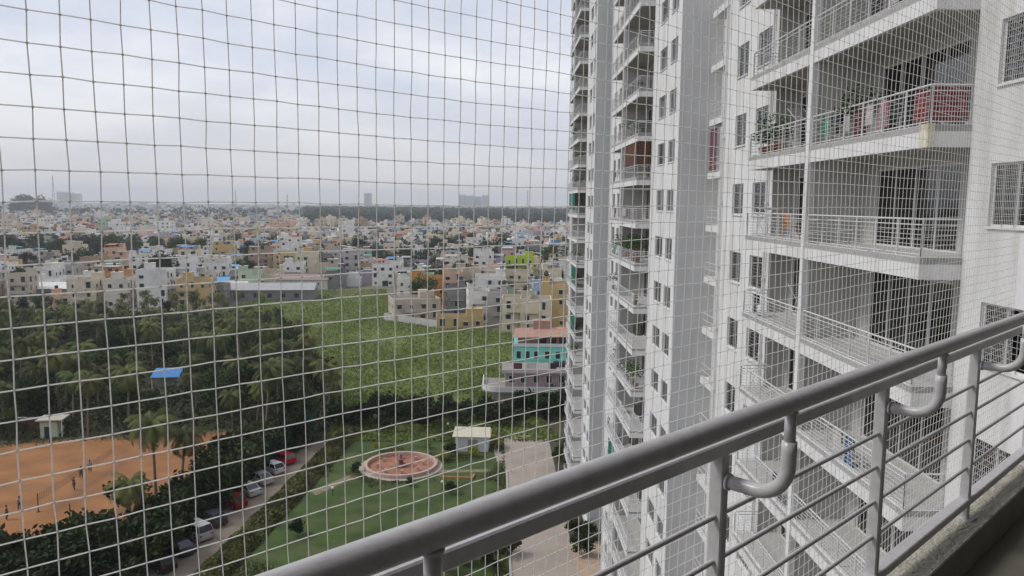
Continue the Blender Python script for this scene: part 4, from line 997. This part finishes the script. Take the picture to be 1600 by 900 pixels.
H_('large beige two-storey house standing at the corner of the meadow', 644, 502, 15, 12, 2, 'beige', .28, 5, name='corner_house')
H_('orange three-storey house behind the beige corner house', 668, 476, 13, 10, 3, 'orange', .1, 6, wc=principled('bright_orange_paint', (.56, .26, .07), .85, var=.08))
H_('peach narrow house to the right of the orange house', 706, 482, 7, 9, 4, 'peach', .1, 8)
H_('grey unfinished concrete block left of the tall white house', 712, 498, 6, 9, 3, 'grey', .05, 9)
H_('tall narrow white house facing the meadow', 746, 505, 6.8, 9, 3, 'white', .12, 10)
H_('low ochre house with a flat roof at the foot of the tall white house', 718, 514, 14, 5, 1, 'ochre', .1, 11)
H_('grey block just right of the tall white house', 778, 508, 6, 10, 3, 'light grey', 0, 12)
H_('cream house with an outside stair at the meadow edge', 806, 520, 8, 9, 3, 'cream', -.05, 13)
H_('pale yellow house between the stair house and the farthest tower', 838, 522, 9, 10, 3, 'cream', -.05, 14)
H_('tall cream house right beside the farthest tower', 868, 512, 8, 10, 4, 'ochre', -.1, 15)
limem = principled('lime_green_paint', (.40, .52, .02), .85, var=.05)
H_('bright lime green house standing out above the town', 812, 446, 13, 10, 4, 'ochre', 0, 16, wc=limem)
H_('tan four-storey block left of the meadow end', 455, 437, 17, 11, 4, 'ochre', .1, 17)
H_('peach house directly right of the tan four-storey block', 477, 440, 10, 10, 4, 'cream', .1, 18)
H_('brick-orange block under construction in the middle of the town', 530, 412, 16, 12, 3, 'peach', .0, 19)
H_('mauve-grey long block behind the tall white house', 775, 462, 30, 11, 3, 'beige', -.05, 20)
# teal and terracotta house, pale curved house in front of it
tealm = principled('teal_paint', (.22, .62, .52), .8, var=.08, scale=1); tcm = principled('terracotta_tiles', (.36, .22, .17), .9, var=.2, scale=1.5)
x, y = G(842, 608)
r = thing('teal_house', 'teal house with a terracotta upper storey near the farthest tower', 'house', (x + 1, y + 6, 0), -.03)
MB().box(-6, 7, -4.5, 5, -.3, 8.6).build('wall', tealm, r); MB().box(-6.3, 7.3, -5.6, -4.502, 5.2, 5.4).box(-6.3, 7.3, -5.6, -5.48, 5.4, 6.2).build('balcony', tealm, r)
up = MB().box(-5.2, 7, -2.8, 5, 8.603, 10.6); up.build('upper_storey', tcm, r); q = MB(); q.add([(-6.2, -4.6, 10.3), (7.6, -4.6, 10.6), (7.6, 0.4, 12.0), (-5.6, .4, 11.5), (-6.0, 5.4, 10.4), (7.5, 5.4, 10.6)], [(0, 1, 2, 3), (3, 2, 5, 4), (0, 3, 4), (1, 5, 2)]); q.build('roof', tcm, r); MB().box(-2, 1.5, -.5, 2.5, 11.2, 13.2).build('stair_head', tcm, r); MB().box(-6.2, 7.2, -4.7, -4.502, 8.5, 9.1).build('parapet', trimw, r)
for i, u in enumerate((-5, -3.2, -1.4, .8, 3, 5.2)):
    fo = MB().box(u - .55, u + .55, -4.54, -4.501, 6.2 - .6, 7.6).build('window', trimw, r); MB().box(u - .45, u + .45, -4.555, -4.541, 6.3 - .6, 7.5).build('pane', darkglass, fo)
for i, u in enumerate((0, 2, 4, 6)):
    MB().box(u - .7, u + .7, -2.83, -2.801, 8.9, 10.3).build('window', darkglass, r)
x, y = G(822, 640)
r = thing('curved_house', 'pale pinkish house with a rounded front balcony facing the park', 'house', (x + 2, y + 6.5, 0), 0)
pkm = principled('pale_mauve_paint', (.50, .44, .45), .85, var=.08, scale=.7)
def rounded(x0, x1, y0, y1, z0, z1, rr=3.0):
    m = MB(); P = [(x1, y1), (x1, y0 + rr)] + [(x1 - rr + rr * math.cos(a), y0 + rr - rr * math.sin(a)) for a in [math.pi / 2 * i / 8 for i in range(1, 9)]] + [(x0 + rr - rr * math.sin(a), y0 + rr - rr * math.cos(a)) for a in [math.pi / 2 * i / 8 for i in range(0, 9)]] + [(x0, y1)]
    n = len(P); m.add([(*p, z0) for p in P] + [(*p, z1) for p in P], [(i, (i + 1) % n, (i + 1) % n + n, i + n) for i in range(n)] + [tuple(range(n, 2 * n)), tuple(range(n))[::-1]]); return m
rounded(-8.2, 8, -4.8, 5, -.3, 3.0).build('wall', pkm, r); rounded(-10.2, 8.6, -6.4, 5.2, 3.0, 3.25).build('balcony_slab', roofm, r)
rw = MB()
P = [(8.5, 4), (8.5, -3.2)] + [(5.5 + 3 * math.cos(a), -3.2 - 3 * math.sin(a)) for a in [math.pi / 2 * i / 8 for i in range(1, 9)]] + [(-7.0 - 3 * math.sin(a), -3.3 - 3 * math.cos(a)) for a in [math.pi / 2 * i / 8 for i in range(0, 9)]] + [(-10.0, 4)]
for p, q in zip(P, P[1:]): rw.add([(*p, 3.25), (*q, 3.25), (*q, 4.15), (*p, 4.15), (p[0] * .985, p[1] + .12, 3.25), (q[0] * .985, q[1] + .12, 3.25), (q[0] * .985, q[1] + .12, 4.15), (p[0] * .985, p[1] + .12, 4.15)], [(0, 1, 2, 3), (5, 4, 7, 6), (3, 2, 6, 7)])
rw.build('balcony_wall', trimw, r)
MB().box(-5.8, 7.6, -2.5, 5, 3.25, 6.1).build('upper_storey', principled('mauve_paint', (.42, .33, .33), .85, var=.1), r); MB().box(-6.4, 8.2, -4.2, 5.3, 6.1, 6.3).build('roof', roofm, r)
MB().box(-6.4, 8.2, -4.2, -4.08, 6.3, 6.9).build('parapet', pkm, r)
for z, y_, us in ((.8, -4.6, (-4, -1.6, .8, 3.2, 5.2)), (4.0, -2.5, (-4.6, -2.4, 0, 2.4, 4.8, 6.6))):
    for u in us: fo = MB().box(u - .6, u + .6, y_ - .04, y_ - .001, z, z + 1.5).build('window', trimw, r); MB().box(u - .5, u + .5, y_ - .055, y_ - .041, z + .1, z + 1.4).build('pane', darkglass, fo)
for lb, dx, dy, dz, W_, H_2, m in (('brown washing on the roof terrace of the curved house', -3.5, -3.4, 6.35, 1.6, 1.1, mar), ('pale washing on the roof terrace of the curved house', -1, -3.2, 6.35, 1.8, 1.1, wht), ('dark washing at the right of the curved house terrace', 3, -3.3, 6.35, 1.4, 1.1, drk)):
    cloth('hanging_cloth', lb, 'laundry', r.location.x + dx, r.location.y + dy, dz, W_, H_2, m, 'x', top=1.7)
for i in range(3):
    t_ = link('water_tank', tank_me if 'tank_me' in globals() else None, r, (4 + i * 1.4, 1.5, 6.3))
clo = G(800, 590)
# compound wall of the corner house
x, y = G(600, 500); x2, y2 = G(690, 513)
r = thing('compound_wall', 'whitish boundary wall round the beige corner house', 'wall'); d = Vector((x2 - x, y2 - y, 0)); q = MB(); q.T = Matrix.Translation((x, y, 0)) @ Matrix.Rotation(math.atan2(d.y, d.x), 4, 'Z')
q.box(0, d.length, -.12, .12, -.1, 2.2); q.build('panel', principled('weathered_whitewash', (.48, .47, .45), .95, var=.15, scale=.8, dirt=(.25, .25, .23), dscale=.4), r)
q2 = MB(); q2.T = q.T; q2.box(0, .24, -.12, 14, -.1, 2.2); q2.build('panel', MT['tmp'], r)
# sheds at the left end of the town
shedc = [('long low grey-roofed shed behind the palm grove', 415, 470, 34, 14, (.33, .33, .33), .1), ('bright blue sheet-roofed shed at the town edge', 322, 458, 15, 10, (.12, .32, .58), .2), ('pale shed right of the blue-roofed one', 352, 466, 14, 9, (.55, .53, .5), .1),
         ('low shed with a red sheet roof behind the grove', 192, 452, 12, 9, (.42, .12, .06), .1), ('white flat shed at the left end of the town', 95, 468, 26, 10, (.60, .60, .58), .1), ('dark grey shed roof behind the long grey shed', 375, 446, 26, 14, (.20, .20, .205), .0),
         ('pale blue roofed shed above the bright blue one', 335, 434, 20, 9, (.22, .38, .55), .15), ('white long shed right of the red-roofed one', 245, 462, 18, 9, (.5, .5, .5), .05), ('brown roofed low shed near the meadow end', 470, 452, 22, 9, (.26, .2, .18), .05)]
for lb, px, py, W, D, c, rz in shedc:
    x, y = G(px, py); HEROES.append((x, y)); r = thing('shed', lb, 'shed', (x, y + D / 2, 0), rz)
    MB().box(-W / 2, W / 2, -D / 2, D / 2, -.2, 4.2).build('wall', wallm['off-white'] if W < 25 else wallm['grey'], r)
    rm = principled('sheet_roof', c, .7, var=.12, scale=.8)
    MB().add([(-W / 2 - .5, -D / 2 - .6, 4.1), (W / 2 + .5, -D / 2 - .6, 4.1), (W / 2 + .5, 0, 6.2), (-W / 2 - .5, 0, 6.2), (-W / 2 - .5, D / 2 + .6, 4.1), (W / 2 + .5, D / 2 + .6, 4.1)], [(0, 1, 2, 3), (3, 2, 5, 4), (0, 3, 4), (1, 5, 2)]).build('roof', rm, r)
    for i in range(int(W / 5)): MB().box(-W / 2 + 2 + i * 5, -W / 2 + 3.6 + i * 5, -D / 2 - .03, -D / 2 - .002, 1.2, 2.8).build('window', darkglass, r)

rc = random.Random(77)
occ = [(x, y, 11) for x, y in HEROES] + [(4, 146, 16)]
cand = []
cell = 12.0
yy = 236.
while yy < 640:
    xx = -.72 * yy - 30
    while xx < .13 * yy + 6:
        x = xx + rc.uniform(-2.6, 2.6); y = yy + rc.uniform(-2.5, 2.5)
        if not (inpoly(x, y - 9, FIELD) or inpoly(x, y, GROVE) or inpoly(x, y - 6, GROVE) or inpoly(x, y, FIELD) or inpoly(x + 5, y - 8, FIELD) or inpoly(x - 5, y - 8, FIELD)) and y > 250 - (x + 40) * .2 and rc.random() < .90:
            if not any((x - a) ** 2 + (y - b) ** 2 < r_ * r_ for a, b, r_ in occ): cand.append((x, y))
        xx += cell
    yy += 12.5
def vis_ok(x, y):
    return x / y * 1200 + 775 < 890 and x / y * 1200 + 775 > -60
cand = [c_ for c_ in cand if vis_ok(*c_)]
cand.sort(key=lambda c_: c_[1])
cols = list(WALLS)
def zone(x, y):
    u = 775 + 1200 * x / y
    a = ('at the far left of the town' if u < 120 else 'above the left of the palm grove' if u < 260 else 'behind the blue-roofed sheds' if u < 400 else 'near the tan four-storey block' if u < 500 else
         'behind the end of the meadow' if u < 600 else 'behind the beige corner house' if u < 690 else 'behind the tall white house' if u < 770 else 'around the lime green house' if u < 840 else 'beside the farthest tower')
    b = 'in the front row' if y < 330 else 'a few rows back' if y < 420 else 'deep in the town'
    return a, b
nm = ['', 'one', 'two', 'three', 'four', 'five']
treespots = []; houses = []
for x, y in cand:
    if rc.random() < (.20 if y < 420 else .26): treespots.append((x, y)); continue
    houses.append((x, y))
near, far = houses[:262], houses[262:]
seen = {}
for i, (x, y) in enumerate(near):
    col = rc.choices(cols, WEI)[0]; n = rc.choices((1, 2, 3, 4), (4, 6, 4, 1.5))[0]; W, D = rc.uniform(6.5, 11), rc.uniform(7, 10.5)
    a, b = zone(x, y); lb = f'{col} {nm[n]}-storey flat-roofed house {b} {a}'
    rz = .12 + rc.choice((0, 0, math.pi / 2)) + rc.uniform(-.06, .06) - (.15 if x > -60 else 0)
    seen[lb] = seen.get(lb, 0) + 1
    if i < 46: big_house(lb, 'house', x, y, rz, W, D, n, col, 'houses of the town', 300 + i)
    else:
        o = small_house_mesh(rc, W, D, n).build('town_house', [wallm[col], roofm, darkglass, chajm, tankm, rc.choice(SHEETS)], None, loc=(x, y, 0), rz=rz); tag(o, lb, 'house', 'houses of the town')
def distant(mb, x, y, rz, W, D, n, col, rg, wn=True):
    mb.T = Matrix.Translation((x, y, 0)) @ Matrix.Rotation(rz, 4, 'Z'); H = 3.1 * n
    mb.col = col; mb.box(-W / 2, W / 2, -D / 2, D / 2, -.3, H + .8)
    mb.col = rg.choice(((.27, .25, .23), (.22, .2, .18), (.33, .31, .29), tuple(c * .7 for c in col), (.36, .17, .10))); mb.box(-W / 2 + .3, W / 2 - .3, -D / 2 + .3, D / 2 - .3, H + .8, H + .803)
    mb.col = col; a = rg.uniform(-W / 2 + 1, W / 2 - 4); mb.box(a, a + 3, 0, 3, H + .81, H + 3.2)
    if rg.random() < .5: mb.col = rg.choice((col, (.10, .22, .40), (.34, .33, .32), (.36, .15, .09), (.05, .05, .05))); a = rg.uniform(-W / 2 + .5, 0); mb.box(a, a + W * .42, -D / 2 + .5, -.6, H + .81, H + rg.uniform(1.5, 3.2))
    mb.col = (.04, .04, .045)
    if wn:
        for f in range(n):
            for face, Ln in ((0, W), (1, D), (3, D), (2, W)):
                m = max(1, int(Ln / 3.6))
                for i in range(m):
                    if rg.random() < .25: continue
                    winbox(mb, face, -Ln / 2 + Ln * (i + .5) / m, 3.1 * f + .9, 1.5, 1.3, W, D, 0, .03, .02)
    mb.T = None
am = attrmat('distant_house_paint')
ds = MB()
for x, y in far:
    c_ = WALLS[rc.choices(cols, WEI)[0]]; distant(ds, x, y, .12 + rc.uniform(-.2, .2), rc.uniform(8, 12), rc.uniform(8, 12), rc.choices((1, 2, 3, 4), (2, 5, 5, 2))[0], c_, rc)
yy = 640.
while yy < 1700:
    st = 14 + (yy - 640) * .012; xx = -.72 * yy - 30
    while xx < .12 * yy:
        x, y = xx + rc.uniform(-5, 5), yy + rc.uniform(-4, 4)
        u = 775 + 1200 * x / y
        if rc.random() < (.80 if y < 1100 else .6) and not (u > 480 and y > 1130):
            n = rc.choices((1, 2, 3, 4, 6), (1, 4, 5, 3, .25))[0]
            distant(ds, x, y, rc.uniform(-.3, .4), rc.uniform(8, 13), rc.uniform(8, 12), n, WALLS[rc.choices(cols, WEI)[0]], rc, y < 1150)
        xx += st
    yy += st * .95
for i in range(420):
    y = rc.uniform(1700, 3600); x = rc.uniform(-.72 * y, -.26 * y)
    distant(ds, x, y, rc.uniform(-.3, .3), rc.uniform(14, 34), 14, rc.choices((3, 4, 6, 9), (5, 4, 2, .5))[0], (.6, .6, .6), rc, False)
tag(ds.build('distant_houses', am), 'countless small pale houses fading toward the horizon', 'houses', kind='stuff')
# trees in the town
dt = 0
for i, (x, y) in enumerate(treespots):
    if y < 430:
        a, b = zone(x, y); put('leafy_tree', BM_A[i % 5], f'dark green tree between houses {b} {a}', 'tree', x, y, rc.uniform(.8, 1.25), f'trees {b} {a}')
clumps = [(20, 398, 6), (60, 402, 4), (120, 402, 7), (150, 400, 5), (182, 402, 8), (212, 400, 6), (262, 396, 6), (285, 398, 5), (305, 400, 4), (235, 440, 4), (262, 442, 3), (355, 350, 6), (500, 360, 5), (700, 392, 6), (722, 388, 6), (765, 410, 5), (790, 408, 5), (865, 420, 4), (410, 400, 3), (560, 400, 3)]
for ci, (px, py, k) in enumerate(clumps):
    x0, y0 = G(px, py + 10)
    for j in range(k):
        u = 'left part' if px < 330 else 'middle' if px < 620 else 'right part'
        put('leafy_tree', BM_A[(ci + j) % 5], f'tall dark tree in one of the clumps rising from the {u} of the town', 'tree', x0 + rc.uniform(-9, 9), y0 + rc.uniform(-10, 10), rc.uniform(1.15, 1.6), f'tree clumps in the {u} of the town')
def leafcloud(mb, x, y, z, R, H, n, s, rg):
    for i in range(n):
        d = Vector((rg.gauss(0, 1), rg.gauss(0, 1), rg.gauss(0, 1))).normalized() * rg.random() ** .3
        leafquad(mb, Vector((x + d.x * R, y + d.y * R, z + H * .5 + d.z * H * .5)), s * rg.uniform(.6, 1.3), rg)
ft_ = MB(); rt = random.Random(12)
for x, y in treespots:
    if y >= 430: leafcloud(ft_, x, y, 1, 4.5, 10, 60, 1.3, rt)
for i in range(3600):
    y = rt.uniform(450, 1750); x = rt.uniform(-.74 * y, .12 * y)
    if mnoise.noise(Vector((x * .006, y * .004, 2))) < -.02 and rt.random() < .7: continue
    leafcloud(ft_, x, y, 0, rt.uniform(4, 8), rt.uniform(8, 15), 36, 1.8, rt)
# wooded belt that closes the right half of the town and the horizon
for i in range(2600):
    y = 1130 + 1500 * rt.random() ** 1.3; u = rt.uniform(480, 900); x = (u - 775) / 1200 * y
    leafcloud(ft_, x, y, max(0, (y - 1280) * .011) * (y < 1900) + 6 * (y >= 1900) , rt.uniform(9, 15), rt.uniform(13, 20), 22, 4.2, rt)
for i in range(900):
    y = rt.uniform(1500, 3400); x = rt.uniform(-.74 * y, -.25 * y); leafcloud(ft_, x, y, 0, rt.uniform(9, 18), rt.uniform(10, 22), 18, 4.5, rt)
for i in range(90):
    y = 1750 + rt.uniform(-50, 50); u = rt.uniform(33, 88); x = (u - 775) / 1200 * y
    leafcloud(ft_, x, y, 6 + 26 * math.sin(math.pi * (u - 30) / 63) ** .3 * rt.random() + 4 * math.sin(u), 8, 17, 40, 2.6, rt)
tag(ft_.build('distant_trees', leafmat('distant_tree_leaf', (.026, .042, .018), 0, .3)), 'dark wooded belt and scattered trees toward the horizon', 'trees', kind='stuff')
hl = MB(); nx = 60
for i in range(nx):
    for j in range(4):
        def P(a, b):
            u = 420 + 560 * a / nx; y = 1300 + b * 500; return ((u - 775) / 1200 * y, y, (-.5, 8, 14, 18, -.5)[b] + 3 * math.sin(a * .5 + b))
        hl.quad(P(i, j), P(i + 1, j), P(i + 1, j + 1), P(i, j + 1))
hl.build('wooded_rise', principled('wooded_slope', (.04, .055, .03), .95, var=.3, scale=.01), None, True)['kind'] = 'structure'
# far blocks on the skyline
def skyblock(px0, px1, py_top, y, lb, n):
    x0, x1 = (px0 - 775) / 1200 * y, (px1 - 775) / 1200 * y; top = HG + (319 - py_top) / 1200 * y
    r = thing('tower_block', lb, 'building', ((x0 + x1) / 2, y, 0)); hw2 = (x1 - x0) / 2; m = MB()
    W = 2 * hw2 / n
    for i in range(n):
        m.box(-hw2 + i * W + 1, -hw2 + (i + 1) * W - 1, -15 - (i % 2) * 4, 15, 0, top - (i * 7 % 5) * 1.5)
    m.build('wall', frame_m, r); q = MB()
    for z in range(6, int(top) - 4, 7): q.box(-hw2 + 1.5, hw2 - 1.5, -19.2, -19.05, z, z + 1.4)
    q.build('window_band', wallm['light grey'], r)
skyblock(716, 764, 306, 2700, 'long pale tower block rising on the skyline above the wooded belt', 4)
skyblock(571, 582, 305, 2650, 'single small block on the skyline left of the long pale one', 1)
skyblock(104, 136, 307, 2600, 'pale low block on the skyline right of the tree-covered mound', 3)
def mast(px, py_top, y, lb):
    x = (px - 775) / 1200 * y; top = HG + (316 - py_top) / 1200 * y; r = thing('radio_mast', lb, 'mast', (x, y, 0)); m = MB()
    for sx, sy in ((-1, -1), (1, -1), (0, 1)): m.tube([(sx * 2.2, sy * 2.2, 0), (sx * .3, sy * .3, top)], .13, 4)
    for k in range(10):
        a = k / 10; s1 = 2.2 - 1.9 * a; s2 = 2.2 - 1.9 * (a + .1); m.tube([(-s1, -s1, top * a), (s2, -s2, top * (a + .1))], .09, 3); m.tube([(s1, -s1, top * a), (0, s2, top * (a + .1))], .09, 3); m.tube([(0, s1, top * a), (-s2, -s2, top * (a + .1))], .09, 3)
    m.build('lattice', principled('mast_steel', (.25, .22, .22), .6), r)
mast(96, 280, 900, 'lattice mast rising over the left of the town'); mast(452, 305, 1000, 'lattice mast in the middle of the skyline'); mast(373, 300, 1100, 'lattice mast left of the middle of the skyline'); mast(823, 296, 1100, 'lattice mast left of the farthest tower')

# ------------------------------------------------------------------ haze
hb_ = MB().box(-4200, 1500, -60, 5200, -1, 112).build('haze', None); hb_.data.materials.clear()
hm = bpy.data.materials.new('haze_air'); hm.use_nodes = True; t = hm.node_tree; t.nodes.remove(t.nodes['Principled BSDF'])
pv = t.nodes.new('ShaderNodeVolumePrincipled'); pv.inputs['Color'].default_value = (.86, .90, .96, 1); pv.inputs['Density'].default_value = .0002; pv.inputs['Anisotropy'].default_value = .2
t.links.new(pv.outputs[0], t.nodes['Material Output'].inputs['Volume']); hb_.data.materials.append(hm)
tag(hb_, 'pale haze over the distant town', 'haze', kind='stuff')
